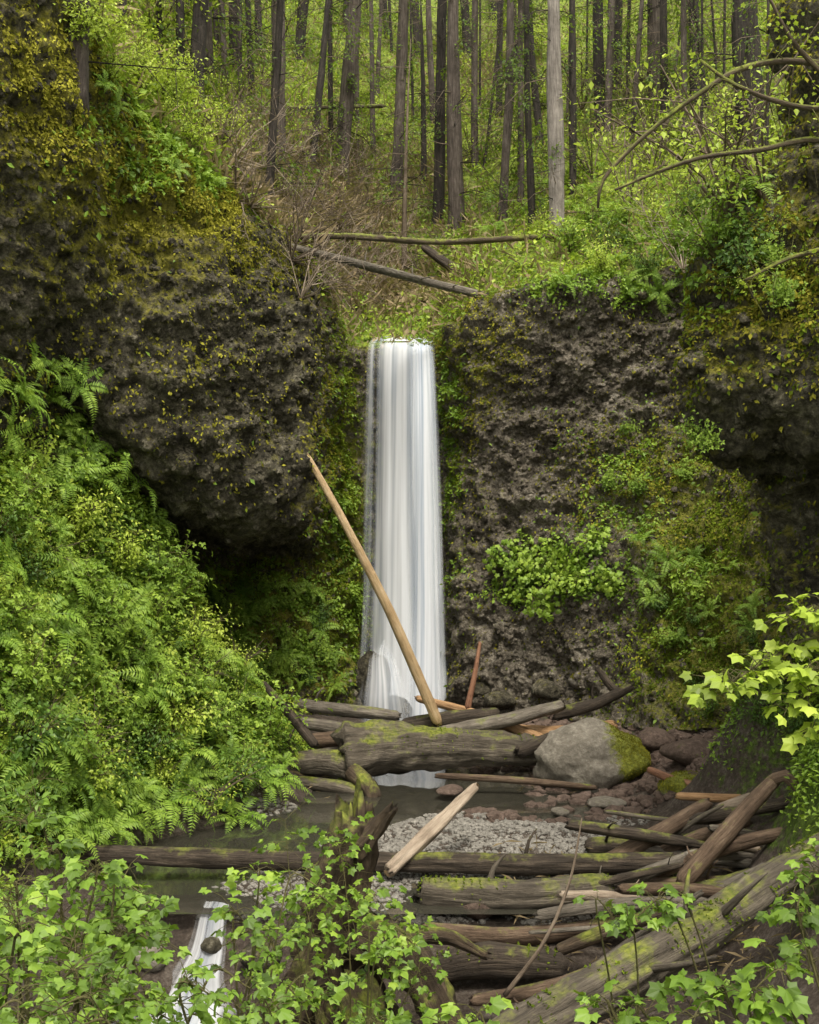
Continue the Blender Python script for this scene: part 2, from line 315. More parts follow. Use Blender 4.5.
def gz(x,y):
    q=np.stack([np.ravel(x),np.ravel(y)],1); o=[]
    for k in range(0,len(q),4000):
        s=q[k:k+4000]; o.append(phi(np.linalg.norm(s[:,None]-X[None],axis=-1))@sol[:n]+sol[n]+s@sol[n+1:])
    z=np.concatenate(o)
    p3=np.stack([q[:,0],q[:,1],0*z],1)
    hgt=np.clip((z-CZ+5.4)/1.5,0,1)
    z=z+(fbm(p3*.8,3,71)-.45)*(.25+1.6*hgt)+(fbm(p3*3.,3,72)-.45)*(.14+.3*hgt)
    return np.minimum(z,CZ+3.6).reshape(np.shape(x))
xs=np.arange(-14,14.01,.125); ys=np.arange(-4,33.5,.13)
GX,GY=np.meshgrid(xs,ys); GZ=gz(GX,GY)
GV=np.stack([GX,GY,GZ],-1); nx=len(xs)
a=(np.arange(len(ys)-1)[:,None]*nx+np.arange(nx-1)[None,:]).ravel()
GF=np.stack([a,a+1,a+1+nx,a+nx],1)
hg=GZ-CZ
gm=np.clip((hg+5.25)/.8,-.6,1)*.8+np.where(GX>2,-.6*np.exp(-((GY-20)/4)**2),0)
Gn=nrmz(np.cross(np.gradient(GV,axis=1),np.gradient(GV,axis=0)))
tag(mk('ground',GV.reshape(-1,3),GF,M['ground'],attrs={'moss':gm.ravel()}),'creek bed and earthy banks below the waterfall','ground',kind='structure')
allV=np.concatenate([S.reshape(-1,3),GV.reshape(-1,3)])
allF=np.concatenate([gridfaces(0,R_-1,0,C_-1),GF+R_*C_])
bvh=BVHTree.FromPolygons(allV.tolist(),allF.tolist())
cam0=Vector((0,0,CZ))
def ray(px,py):
    d=Vector(P(px,py,1.).tolist())-cam0; d.normalize()
    h=bvh.ray_cast(cam0,d)
    if h[0] is None: return None,None
    nr=h[1]
    if nr.dot(d)>0: nr=-nr
    return np.array(h[0]),np.array(nr)
# ---------------- scatter
SF=gridfaces(0,R_-1,0,C_-1)
def sample(Vs,Fs,Ns,dens,N,seed):
    r=np.random.default_rng(seed)
    v=Vs[Fs]; ar=np.linalg.norm(np.cross(v[:,1]-v[:,0],v[:,3]-v[:,0]),axis=1)
    w=ar*np.clip(dens,0,None); w=w/w.sum()
    i=r.choice(len(Fs),N,p=w); a=r.random((N,1));b=r.random((N,1)); q=v[i]
    p=(q[:,0]*(1-a)+q[:,1]*a)*(1-b)+(q[:,3]*(1-a)+q[:,2]*a)*b
    return p,Ns[Fs[i,0]]
DIA=(np.array([[0,0,0],[.3,.45,.06],[0,1,-.1],[-.3,.45,.06]]),np.array([[0,1,2],[0,2,3]]))
BLADE=(np.array([[-.03,0,0],[.03,0,0],[.02,.6,-.05],[0,1,-.25]]),np.array([[0,1,2],[0,2,3]]))
def trefoil():
    V=[];Fc=[]
    for k,(a,s) in enumerate(((0,1),(1.15,.8),(-1.15,.8))):
        c,sn=math.cos(a),math.sin(a)
        for x,y,z in ((0,.12,0),(.3,.5,.05),(.2,.8,.02),(0,1.05,-.12),(-.2,.8,.02),(-.3,.5,.05)):
            x*=s;y=y*s;V.append((x*c+y*sn,-x*sn+y*c,z))
        b=6*k; Fc+=[(b,b+1,b+2),(b,b+2,b+3),(b,b+3,b+4),(b,b+4,b+5)]
    return np.array(V),np.array(Fc)
TRE=trefoil()
def maple():
    ang=[(-150,.42),(-120,.75),(-95,.58),(-62,.95),(-38,.72),(-22,.8),(0,1.15),(22,.8),(38,.72),(62,.95),(95,.58),(120,.75),(150,.42),(180,.12)]
    V=[(0,.25,0.04)]
    for a,r in ang: V.append((math.sin(math.radians(a))*r*.62,.3+math.cos(math.radians(a))*r*.62,-.16*r*r))
    n=len(ang); return np.array(V),np.array([(0,1+i,1+(i+1)%n) for i in range(n)])
MAP=maple()
def leaves(pts,yd,zd,size,T,seed=0):
    TV,TF=T
    y=nrmz(yd); z=zd-(zd*y).sum(1,keepdims=True)*y; z=nrmz(z); x=np.cross(y,z)
    s=np.asarray(size).reshape(-1,1,1)
    V=pts[:,None]+s*(TV[None,:,0:1]*x[:,None]+TV[None,:,1:2]*y[:,None]+TV[None,:,2:3]*z[:,None])
    m=len(TV); Fc=(TF[None]+(np.arange(len(pts))*m)[:,None,None]).reshape(-1,3)
    return V.reshape(-1,3),Fc,m
def tones(pts,m,seed,sc=.8,amt=.5):
    r=np.random.default_rng(seed)
    t=np.clip(r.random(len(pts))*(1-amt)+amt*np.clip((fbm(pts*sc,3,seed)-.25)*2,0,1),0,1)
    return np.repeat(t,m)
def cover(name,Vs,Fs,Ns,dens,N,size,mat,seed,lift=.3,T=DIA,label='',cat='foliage',droop=.3,up=.8,vert=0.):
    p,nr=sample(Vs,Fs,Ns,dens,N,seed); r=np.random.default_rng(seed+1)
    cl_=np.clip(fbm(p*1.1,3,seed+5)*2.2-.6,0,1)
    p=p+nr*(cl_*r.random(len(p))**.6*lift)[:,None]+UP*(cl_*lift*.4*r.random(len(p)))[:,None]
    yd=nr*.5+r.normal(0,.55,(N,3))-UP*droop+UP*vert; zd=UP*up+nr*.5+r.normal(0,.35,(N,3))
    sz=size*(.5+r.random(N))
    V,Fc,m=leaves(p,yd,zd,sz,T)
    tn=np.clip(r.random(N)*.45+cl_*.55,0,1)
    return tag(mk(name,V,Fc,mat,smooth=False,attrs={'tone':np.repeat(tn,m)}),label,cat,kind='stuff')
SV=S.reshape(-1,3); SNf=Sn.reshape(-1,3); GVf=GV.reshape(-1,3)
Gnf=Gn.reshape(-1,3)
if Gnf[:,2].mean()<0: Gnf=-Gnf
fc=SV[SF].mean(1); fpx,fpy=proj(fc); frow=SF[:,0]//C_; fcol=SF[:,0]%C_; fnz=SNf[SF[:,0],2]
gfc=GVf[GF].mean(1); gfx,gfy=proj(gfc)
onS=((fpx>-120)&(fpx<940)&(fpy>-100)&(fpy<760)).astype(float)
ncl=np.clip(fbm(fc*.7,3,91)*3-.9,0,1)
gcl=np.clip(fbm(gfc*.9,3,92)*3.5-1.1,.08,1)
left=(gfc[:,0]<-1.5)&(gfc[:,1]>7)&(gfc[:,1]<24.5)&(gfx>-150)
dl=np.where(left,np.clip((gfc[:,2]-CZ+5.25)/.5,0,1),0)
cover('bank_foliage',GVf,GF,Gnf,dl*gcl,46000,.085,M['leaf'],201,lift=.45,label='bright green leafy ground cover on the steep left bank',cat='undergrowth')
cover('bank_herbs',GVf,GF,Gnf,dl*(1.1-gcl),15000,.075,M['leafY'],205,lift=.5,T=TRE,label='pale green three part leaves over the left bank',cat='undergrowth')
right=(gfc[:,0]>2.)&(gfc[:,1]>4)&(gfc[:,1]<23)&(gfx<960)
dr=np.where(right,np.clip((gfc[:,2]-CZ+4.4)/1.2,0,1)*np.clip(fbm(gfc*.8,3,19)*3-.9,0.03,1),0)
cover('right_bank_foliage',GVf,GF,Gnf,dr,22000,.08,M['leaf'],211,lift=.22,label='low green plants and moss on the right bank',cat='undergrowth')
dist=np.where(fc[:,1]>1,30./fc[:,1],1)**.6
dh=onS*(frow<lip)*(fc[:,1]<64)*(.1+ncl)*dist
brown=np.clip(blobs(fpx,fpy,[(330,215,85,35,1.),(240,180,40,30,.6),(390,285,65,30,.8),(430,170,40,30,.3),(300,150,60,30,.5),(480,80,60,30,.3)]),0,1)
cover('hillside_foliage',SV,SF,SNf,dh*np.clip(1-brown,.08,1),48000,.15,M['leaf'],221,lift=.45,label='green undergrowth covering the forested hillside',cat='undergrowth')
cover('hillside_shoots',SV,SF,SNf,dh*np.clip(1-brown,.1,1),46000,.14,M['leafY'],225,lift=.6,label='yellow green new leaves across the hillside',cat='undergrowth')
cover('hillside_litter',SV,SF,SNf,onS*(frow<lip)*(.04+brown)*(fc[:,1]<60)*dist,16000,.18,M['dry'],228,lift=.25,label='brown dead fronds and twigs above the waterfall',cat='leaf litter')
cover('dry_grass',SV,SF,SNf,onS*(frow<lip)*(.05+brown*ncl)*(fc[:,1]<60)*dist,18000,.5,M['dry'],229,lift=.1,T=BLADE,label='tan dry grass blades on the slope above the waterfall',cat='grass',droop=.2,up=.2,vert=.7)
cliff=(frow>=lip-4)*(fnz>-.25)
dm=onS*cliff*np.clip(blobs(fpx,fpy,[(50,110,80,170,1.1),(140,220,60,80,.9),(200,195,90,45,1.4),(280,265,35,25,.8),(470,370,45,50,1.1),(735,340,40,70,1.5),(800,180,45,170,1.4),(640,480,80,50,.4),(330,400,14,90,.5),(230,380,80,130,.3)],.06),0,2)*(.15+ncl)
cover('cliff_moss',SV,SF,SNf,dm,88000,.065,M['moss'],231,lift=.12,label='yellow brown moss tufts clinging to the cliffs',cat='moss',droop=.8,up=.2)
dg=onS*cliff*np.clip(blobs(fpx,fpy,[(345,520,16,190,2.2),(265,630,70,60,1.2),(452,420,12,110,1.2),(640,470,60,40,.6),(690,640,60,70,1.2),(715,560,50,110,.8),(720,350,40,60,.7),(800,250,40,150,.8),(790,600,40,60,.5),(470,380,40,40,.3)],.02),0,2.2)*(.2+ncl)
cover('cliff_green_moss',SV,SF,SNf,dg,56000,.065,M['mossG'],235,lift=.12,label='green moss carpeting the lower rock walls',cat='moss',droop=.8,up=.3)
dv_=onS*cliff*(fnz>-.1)*np.clip(blobs(fpx,fpy,[(270,625,60,50,2.2),(338,560,14,130,1.3),(454,400,9,100,1.3),(550,575,60,20,2.),(640,455,50,30,.7),(610,520,50,40,.35),(500,592,40,12,1.),(690,590,50,50,.4),(600,288,60,16,2.),(690,285,50,22,1.),(745,250,40,30,.8),(210,165,90,32,1.6),(130,120,40,40,1)],.004),0,3)*np.clip(fbm(fc*1.4,3,66)*4-1.3,0.02,1)
cover('cliff_leaves',SV,SF,SNf,dv_,24000,.1,M['leaf'],241,lift=.3,label='small leafy plants rooted in the rock walls',cat='wall plants',droop=.5,up=.6)
# ---------------- rocks helper
def rockmesh(sub_,seed,sx,sy,sz,facet=.35,rough=.12):
    bm=bmesh.new(); bmesh.ops.create_icosphere(bm,subdivisions=sub_,radius=1)
    V=np.array([v.co[:] for v in bm.verts]); Fc=np.array([[v.index for v in f.verts] for f in bm.faces]); bm.free()
    r=np.random.default_rng(seed)
    dirs=nrmz(r.normal(0,1,(14,3))); lim=r.uniform(.6,.92,14)
    d=V@dirs.T; s=np.ones(len(V))
    for k in range(14): s=np.minimum(s,np.where(d[:,k]>.05,lim[k]/np.maximum(d[:,k],.05),9))
    V=V*((1-facet)+facet*s)[:,None]*(1+(fbm(V*1.8+seed,4,seed)-.45)*rough*4)[:,None]
    return V*np.array([sx,sy,sz]),Fc
RT=rockmesh(1,3,1,1,.7,.5)
for k,(cm,NN,mt_,lb) in enumerate([((fcol<cidx[7])|(fcol>=cidx[17]),13000,'cliffD','small dark stones bedded in the overhanging left and right cliffs'),((fcol>=cidx[7])&(fcol<cidx[17]),15000,'cliff','small grey stones bedded in the rock wall beside the waterfall')]):
    drb=onS*(frow>=lip)*cm*np.clip(blobs(fpx,fpy,[(230,380,90,130,1.),(560,400,90,110,1.2),(540,640,70,80,1.3),(50,150,80,150,.4),(760,420,50,120,.3),(660,340,60,60,1)],.1),0,2)
    p,nr=sample(SV,SF,SNf,drb,NN,77+k); r=np.random.default_rng(78+k)
    v,f,m=leaves(p-nr*.01,r.normal(0,1,(NN,3)),r.normal(0,1,(NN,3)),.025+.08*r.random(NN)**3,RT)
    tag(mk('rock_rubble',v,f,M[mt_],smooth=False,attrs={'moss':np.full(len(v),-.1)}),lb,'stones',kind='stuff')
# ---------------- waterfall
def ribbon(name,rowsL,mat,nu=60,dens=None,seed=0,amp=.04):
    rowsA=np.array(rowsL)
    arr,_=cr(rowsA.reshape(len(rowsA),6),[14]*(len(rowsA)-1))
    L=arr[:,:3];Rr=arr[:,3:]; t=np.linspace(0,1,nu)
    V=L[:,None]*(1-t)[None,:,None]+Rr[:,None]*t[None,:,None]
    d=np.concatenate([[0],np.cumsum(np.linalg.norm(np.diff((L+Rr)/2,axis=0),axis=1))])
    tc=np.stack([np.broadcast_to(t[None]*3.,(len(arr),nu)),np.broadcast_to(d[:,None],(len(arr),nu)),np.full((len(arr),nu),seed*3.1)],-1)
    off=(fbm(tc*np.array([1.6,.1,1]),3,seed)-.45)*amp*3
    V=V-np.array([0,1,0])*off[...,None]
    tt=np.broadcast_to(t[None],off.shape); vv=np.broadcast_to((d/d[-1])[:,None],off.shape)
    de=dens(tt,vv)
    m=nu; a=(np.arange(len(arr)-1)[:,None]*m+np.arange(m-1)[None,:]).ravel()
    return mk(name,V.reshape(-1,3),np.stack([a,a+1,a+1+m,a+m],1),mat,attrs={'tc':tc.reshape(-1,3),'dens':de.ravel()})
def edge(t,w=.06): return np.clip(np.minimum(t,1-t)/w,0,1)
wfall=empty('waterfall',P(400,716,30.3),'tall silky white waterfall plunging over the rock lip','waterfall'); wfall['kind']='structure'
def inworld(o,par):
    o.parent=par; o.matrix_parent_inverse=Matrix.Translation(par.location).inverted(); return o
G=lambda t,c,w:np.exp(-((t-c)/w)**2)
inworld(ribbon('water_sheet',[np.r_[P(372,336,34),P(428,336,34)],np.r_[P(362,342,31.4),P(438,343,31.4)],np.r_[P(359,352,30.8),P(439,352,30.8)],np.r_[P(356,400,30.5),P(442,400,30.5)],np.r_[P(352,500,30.4),P(446,500,30.4)],np.r_[P(346,620,30.2),P(451,620,30.2)],np.r_[P(340,722,30.),P(456,722,30.)]],
   M['fall'],nu=90,dens=lambda t,v:(np.clip(np.minimum(t/.16,(1-t)/.1),0,1)*1.1-1.1)+.4+.55*G(t,.76,.2)+.3*G(t,.43,.13)+.5*G(v,.06,.1)-.1*G(t,.25,.12)*v,seed=3),wfall)
inworld(ribbon('water_curtain',[np.r_[P(404,345,31.1),P(438,345,31.1)],np.r_[P(404,355,30.7),P(440,355,30.7)],np.r_[P(402,450,30.25),P(445,450,30.25)],np.r_[P(399,600,30.),P(451,600,30.)],np.r_[P(392,722,29.7),P(456,722,29.7)]],
   M['fall'],dens=lambda t,v:(edge(t,.45)*1.3-1.2)+.75,seed=8,nu=40),wfall)
inworld(ribbon('water_veil',[np.r_[P(368,640,30.),P(404,640,30.)],np.r_[P(356,655,29.5),P(410,655,29.5)],np.r_[P(346,685,29.),P(425,685,29.)],np.r_[P(334,724,28.8),P(440,724,28.8)]],
   M['fall'],dens=lambda t,v:(edge(t,.4)*1.1-1.1)+.3+.45*v+edge(v,.3)*.3-.3,seed=13,nu=60,amp=.35),wfall)
def sheet(name,x0,x1,y0,y1,z,mat,label,step=.3):
    xx=np.arange(x0,x1+.01,step); yy=np.arange(y0,y1+.01,step); a_,b_=np.meshgrid(xx,yy)
    V=np.stack([a_,b_,z+CZ+(fbm(np.stack([a_,b_,0*a_],-1)*1.5,2,5)-.45)*.03],-1); m=len(xx)
    q=(np.arange(len(yy)-1)[:,None]*m+np.arange(m-1)[None,:]).ravel()
    return tag(mk(name,V.reshape(-1,3),np.stack([q,q+1,q+1+m,q+m],1),mat),label,'water',kind='structure')
sheet('creek_water',-6,6.5,15.1,31,-5.52,M['water'],'shallow brown creek water around the log jam')
sheet('lower_creek_water',-6,3,6,14.6,-6.42,M['rapid'],'lower creek water running under the foreground bushes')
cas=ribbon('cascade',[np.r_[W(-3.2,15.5,-5.51),W(-2.2,15.5,-5.51)],np.r_[W(-3.2,15.1,-5.56),W(-2.2,15.1,-5.56)],np.r_[W(-3.3,14.7,-5.85),W(-2.1,14.75,-5.85)],np.r_[W(-3.5,14.5,-6.05),W(-2.0,14.5,-6.1)],np.r_[W(-3.9,14.2,-6.38),W(-1.7,14.3,-6.38)],np.r_[W(-4.2,13.3,-6.38),W(-1.5,13.3,-6.38)]],M['fall'],dens=lambda t,v:edge(t,.45)*1.2-1.1+.3+.3*v,seed=21,nu=60,amp=.3)
tag(cas,'small white cascade at the lower left','cascade',kind='structure')
# ---------------- tubes / logs
def tube(path,rad,nseg=14,res=.1,amp=.08,seed=0,jag=.0,ridges=0.):
    path=np.array(path,float); rad=np.array(rad,float)
    L=np.linalg.norm(np.diff(path,axis=0),axis=1)
    ns=[max(2,int(l/res)) for l in L]
    arr=cr(np.concatenate([path,rad[:,None]],1),ns)[0] if len(path)>2 else np.array([np.r_[path[0],rad[0]]*(1-t)+np.r_[path[1],rad[1]]*t for t in np.linspace(0,1,ns[0]+1)])
    c=arr[:,:3]; r=arr[:,3]
    t=nrmz(np.gradient(c,axis=0)); ref=np.array([0,0,1.]) if abs(t[0,2])<.8 else np.array([0,1.,0])
    u=nrmz(np.cross(t,ref)); w=np.cross(u,t)
    th=np.linspace(0,2*np.pi,nseg,endpoint=False)
    d=np.concatenate([[0],np.cumsum(np.linalg.norm(np.diff(c,axis=0),axis=1))])
    q=np.stack([np.broadcast_to(np.cos(th)[None],(len(c),nseg)),np.broadcast_to(np.sin(th)[None],(len(c),nseg)),np.broadcast_to(d[:,None],(len(c),nseg))],-1)
    fac=1+(fbm(q*np.array([1.3,1.3,1.1]),3,seed)-.45)*amp*4
    if ridges: fac=fac+ridges*(vn(q*np.array([4,4,.5]),seed+3)-.5)+ridges*.5*(vn(q*np.array([3,3,6]),seed+4)-.5)
    R=r[:,None]*fac
    V=c[:,None]+R[...,None]*(np.cos(th)[None,:,None]*u[:,None]+np.sin(th)[None,:,None]*w[:,None])
    if jag:
        j=(vn(q[0]*3.5,seed+8)-.5)*jag; V[0]-=t[0]*j[:,None]
        j=(vn(q[-1]*3.5,seed+9)-.5)*jag; V[-1]+=t[-1]*j[:,None]
    m=nseg; a=np.arange(len(c)-1)[:,None]*m; b=np.arange(m)[None,:]; b2=(b+1)%m
    Fq=np.stack([a+b,a+b2,a+m+b2,a+m+b],-1).reshape(-1,4)
    V=V.reshape(-1,3); n0=len(V)
    tc=np.stack([q[...,0]*r[:,None],q[...,1]*r[:,None],q[...,2]],-1).reshape(-1,3)+seed*1.7
    V=np.concatenate([V,[c[0]+t[0]*r[0]*.1,c[-1]-t[-1]*r[-1]*.1]]); tc=np.concatenate([tc,[[0,0,0],[0,0,d[-1]]]])
    b=np.arange(m); f3=np.concatenate([np.stack([b,np.full(m,n0),(b+1)%m],1),np.stack([n0-m+b,n0-m+(b+1)%m,np.full(m,n0+1)],1)])
    return V,[Fq,f3],tc,(c,t,u,w,r)
def merge(parts):
    V=[];Q=[];T3=[];TC=[];o=0
    for v,f,tc in parts:
        V.append(v);TC.append(tc)
        for x in f: (Q if x.shape[1]==4 else T3).append(x+o)
        o+=len(v)
    fs=[]
    if Q: fs.append(np.concatenate(Q))
    if T3: fs.append(np.concatenate(T3))
    return np.concatenate(V),fs,np.concatenate(TC)
def fast(path,r0,r1,sides=4):
    path=np.array(path,float);k=len(path);r=np.linspace(r0,r1,k)
    t=nrmz(np.gradient(path,axis=0)); ref=np.array([.3,.2,1.]) if abs(t[0,2])<.8 else np.array([0,1.,.2])
    u=nrmz(np.cross(t,ref));w=np.cross(u,t); th=np.linspace(0,2*np.pi,sides,endpoint=False)
    V=path[:,None]+r[:,None,None]*(np.cos(th)[None,:,None]*u[:,None]+np.sin(th)[None,:,None]*w[:,None])
    d=np.linspace(0,1,k)[:,None]*np.ones((1,sides))
    a=np.arange(k-1)[:,None]*sides;b=np.arange(sides)[None,:];b2=(b+1)%sides
    Fq=np.stack([a+b,a+b2,a+sides+b2,a+sides+b],-1).reshape(-1,4)
    tc=np.stack([V[...,0],V[...,1],d+V[...,2]],-1).reshape(-1,3)
    return V.reshape(-1,3),[Fq],tc
lg=[0]
def log(name,path,rad,mat,label,stubs=0,amp=.08,nseg=16,cat='log',group=None,end=None,jag=None,ridges=.25,moss=0,res=.1):
    lg[0]+=1; sd=300+lg[0]; base=np.mean(path,axis=0)
    path=[np.array(p) for p in path]
    if name!='stick' and len(path)>=3:
        e0=path[0]+(path[0]-path[1])*.06; e1=path[-1]+(path[-1]-path[-2])*.06
        path=[e0]+path+[e1]; rad=[rad[0]*.65]+list(rad)+[rad[-1]*.65]
    V,Fc,tc,(c,t,u,w,r)=tube(path,rad,nseg,res,amp,sd,jag if jag is not None else max(rad)*1.4,ridges)
    root=empty(name,base,label,cat,group)
    mk('trunk' if name!='stick' else 'shaft',V-base,Fc,M[mat],root,attrs={'tc':tc})
    rr_=random.Random(sd)
    for k in range(stubs):
        i=rr_.randrange(len(c)//8,len(c)-2); a=rr_.uniform(0,6.28); dr_=math.cos(a)*u[i]+math.sin(a)*w[i]
        if dr_[2]<-.3: dr_=-dr_
        l=rr_.uniform(1.,2.5)*r[i]+.1
        p=[c[i]+dr_*r[i]*.7,c[i]+dr_*(r[i]+l*.5)+t[i]*l*.15,c[i]+dr_*(r[i]+l)+t[i]*l*.5]
        v,f,tc2,_=tube(p,[r[i]*.22,r[i]*.15,r[i]*.06],8,.1,.08,sd+k)
        mk('branch_stub',v-base,f,M[mat],root,attrs={'tc':tc2})
    if end:
        for i,sg in ((0,-1),(-1,1)):
            th=np.linspace(0,2*np.pi,14,endpoint=False); rn=random.Random(sd+i)
            ring=c[i]+sg*t[i]*.02+np.array([[(math.cos(x)*u[i]+math.sin(x)*w[i])*r[i]*rn.uniform(.7,.95)] for x in th])[:,0]
            v=np.concatenate([ring,[c[i]+sg*t[i]*r[i]*.3]]); b=np.arange(14)
            f=np.stack([b,(b+1)%14,np.full(14,14)],1)
            mk('broken_end',v-base,f if sg>0 else f[:,::-1],M[end],root,attrs={'tc':v})
    if moss:
        n=moss; rg=np.random.default_rng(sd); i=rg.integers(0,len(c),n); a=rg.normal(0,.8,n)
        dirs=(np.sin(a)[:,None]*u[i]+np.cos(a)[:,None]*np.where((w[i][:,2:3]>0),w[i],-w[i]))
        p=c[i]+dirs*(r[i]*1.02)[:,None]
        k=vn(p*2.4,sd)>.55; p=p[k];dirs=dirs[k]; nk=len(p)
        v,f,m=leaves(p,dirs*.6+rg.normal(0,.5,(nk,3)),dirs+rg.normal(0,.4,(nk,3)),rg.uniform(.02,.05,nk),DIA)
        mk('moss',v-base,f,M['mossG'],root,smooth=False,attrs={'tone':tones(p,m,sd)})
    return root
def pxr(w,Y): return w/2./F*Y
def L2(name,pts,ws,mat,label,**k):
    path=[P(*p) for p in pts]; rad=[pxr(w_,p[2]) for w_,p in zip(ws,pts)]
    return log(name,path,rad,mat,label,**k)
L2('leaning_log',[(309,459,22),(345,524,22.2),(390,612,22.5),(436,718,22.9)],[6,8,10,11],'pale','long pale barkless log leaning diagonally in front of the waterfall',amp=.06,end='pale',ridges=.12)
L2('fallen_log',[(345,752,22.4),(400,748,22.6),(470,748,22.8),(542,752,23)],[54,46,36,28],'grayM','thick weathered mossy grey log forming the core of the log jam',stubs=1,amp=.16,ridges=.5,end='darkw',moss=1500,nseg=32)
L2('fallen_log',[(284,764,22.2),(330,760,22.3),(360,768,22.3)],[22,28,32],'grayM','broken stubby log jutting left from the thick mossy jam log',stubs=1,amp=.16,ridges=.4,end='darkw')
L2('fallen_log',[(296,704,24.6),(345,710,24.5),(396,716,24.4)],[12,13,11],'gray','slim grey log lying left of the leaning log foot',stubs=1)
L2('fallen_log',[(296,722,24),(340,728,23.9),(392,736,23.7)],[11,13,11],'gray','second slim grey log under the one left of the leaning log',end='driftw')
L2('fallen_log',[(300,742,23.4),(350,738,23.4),(420,736,23.4)],[14,16,12],'brown','brown log wedged above the broken end of the mossy jam log',amp=.1)
L2('fallen_log',[(420,699,24.2),(480,715,23.7),(550,742,23)],[7,9,10],'orange','orange brown slim log slanting down right from the leaning log foot',end='pale')
L2('fallen_log',[(405,726,23.1),(450,719,23.1),(496,713,23.1)],[14,16,11],'darkw','short dark log at the foot of the leaning pale log',amp=.14)
L2('fallen_log',[(430,735,22.9),(500,722,23),(560,706,23.4)],[14,15,11],'gray','grey barkless log rising right above the thick mossy jam log',end='driftw')
L2('fallen_log',[(500,728,23.6),(560,732,23.4),(612,726,23.3)],[9,12,12],'orange','short orange log lying behind the large boulder',end='pale')
L2('fallen_log',[(556,714,24),(595,704,23.8),(630,687,23.6)],[13,13,8],'darkw','dark jagged log pointing up right behind the boulder',stubs=2,amp=.14)
L2('fallen_log',[(520,752,22.5),(560,738,22.9),(600,745,23.4)],[14,15,10],'darkw','dark log sloping between the mossy jam log and the boulder')
L2('stick',[(598,668,24),(606,680,23.9),(618,694,23.8)],[5,8,9],'darkw','dark broken stub standing above the boulder',cat='branch')
L2('stick',[(480,642,24.4),(475,672,24.1),(467,710,23.8)],[3,5,7],'red','thin reddish stick standing upright right of the leaning log',cat='branch')
L2('fallen_log',[(440,776,21.6),(515,780,21.5),(592,787,21.4)],[6,7,5],'brown','thin brown pole lying in front of the mossy jam log',amp=.04)
L2('fallen_log',[(264,684,21.6),(288,712,21.5),(314,744,21.4)],[6,9,10],'darkw','dark branch slanting down at the edge of the left bank')
L2('fallen_log',[(300,782,21.9),(350,790,21.7),(380,800,21.5)],[12,14,9],'grayM','low mossy log at the left foot of the jam',moss=200)
L2('fallen_log',[(352,772,21.9),(368,786,21.6),(375,800,21.4)],[18,18,14],'rot','rotten log chunk below the mossy jam log')
L2('driftwood_log',[(390,870,16.2),(430,832,16.8),(474,788,17.4)],[14,15,8],'driftw','pale bleached driftwood log pointing up toward the boulder',amp=.18,ridges=.6,end='pale',nseg=22)
L2('fallen_log',[(-30,848,16.2),(80,853,16.4),(200,858,16.5),(330,862,16.5),(430,862,16.5),(560,864,16.4),(676,861,16.4)],[15,17,19,19,20,21,18],'darkw','long straight dark log lying right across the creek',stubs=2,amp=.06,end='driftw',nseg=20)
L2('fallen_log',[(425,892,15.6),(520,898,15.5),(606,888,15.6)],[28,35,28],'grayM','thick mossy brown log below the long cross creek log',stubs=1,amp=.14,end='darkw',moss=700,nseg=24,ridges=.4)
L2('fallen_log',[(430,930,14.9),(520,936,14.8),(640,920,14.9)],[15,18,14],'brown','slim dark brown log beneath the thick mossy one')
L2('fallen_log',[(590,846,17.4),(650,843,17.3),(705,840,17.4)],[16,17,13],'darkw','dark wet log end poking from the right log pile',stubs=1)
L2('fallen_log',[(560,882,16),(650,885,15.9),(745,882,15.7)],[14,17,13],'brown','long brown log level beneath the right log pile',stubs=1)
L2('fallen_log',[(590,872,16.6),(650,838,16.8),(706,804,17.2)],[15,18,12],'brown','reddish rotten log slanting through the right log pile',amp=.12)
L2('fallen_log',[(684,880,15.4),(732,826,15.8),(774,780,16.2)],[16,18,13],'brown','forked brown log rising steeply in the right log pile',stubs=1,end='pale')
L2('fallen_log',[(768,784,16.2),(785,776,16.1),(800,792,16.)],[10,12,9],'brown','curved brown branch hooked over the right log pile top')
L2('fallen_log',[(680,796,17.8),(740,799,17.6),(792,799,17.4)],[8,9,8],'orange','slim orange log along the top of the right log pile')
L2('fallen_log',[(690,820,17),(750,810,16.8),(805,800,16.4)],[10,12,11],'darkw','dark slim log beneath the slim orange log')
L2('fallen_log',[(640,880,16),(730,846,15.8),(800,830,15.5)],[12,14,11],'brown','brown log crossing under the forked log')
L2('fallen_log',[(630,848,16.8),(690,856,16.6),(750,864,16)],[10,12,10],'gray','small grey log under the forked brown log')
L2('fallen_log',[(650,770,20),(680,782,19.6),(735,795,19)],[7,9,7],'red','reddish pole resting against the small mossy boulder')
L2('fallen_log',[(735,770,18.8),(745,790,18.5),(740,815,18.2)],[9,12,14],'brown','brown splintered stump on the right bank')
L2('fallen_log',[(470,1062,10.4),(600,990,11),(700,932,11.7),(770,885,12.5),(850,838,13.2)],[42,46,44,38,34],'grayM','huge rough bark log running diagonally out of the lower right corner',stubs=3,amp=.12,ridges=.45,moss=3500,nseg=36)
L2('fallen_log',[(476,1000,13.2),(560,985,13.2),(655,946,13.2)],[13,16,14],'brown','brown log tucked behind the huge diagonal log',stubs=1)
L2('fallen_log',[(560,950,14.1),(610,930,14.1),(665,912,14.3)],[12,16,11],'rot','small rotten log between the log pile and the diagonal log',end='orange')
L2('fallen_log',[(540,915,14.8),(610,905,14.8),(700,902,14.8)],[11,13,11],'gray','slim grey log lying beneath the right log pile')
L2('fallen_log',[(630,970,12.4),(720,905,12.8),(825,838,13.3)],[7,9,9],'brown','slim brown pole alongside the huge diagonal log',amp=.04)
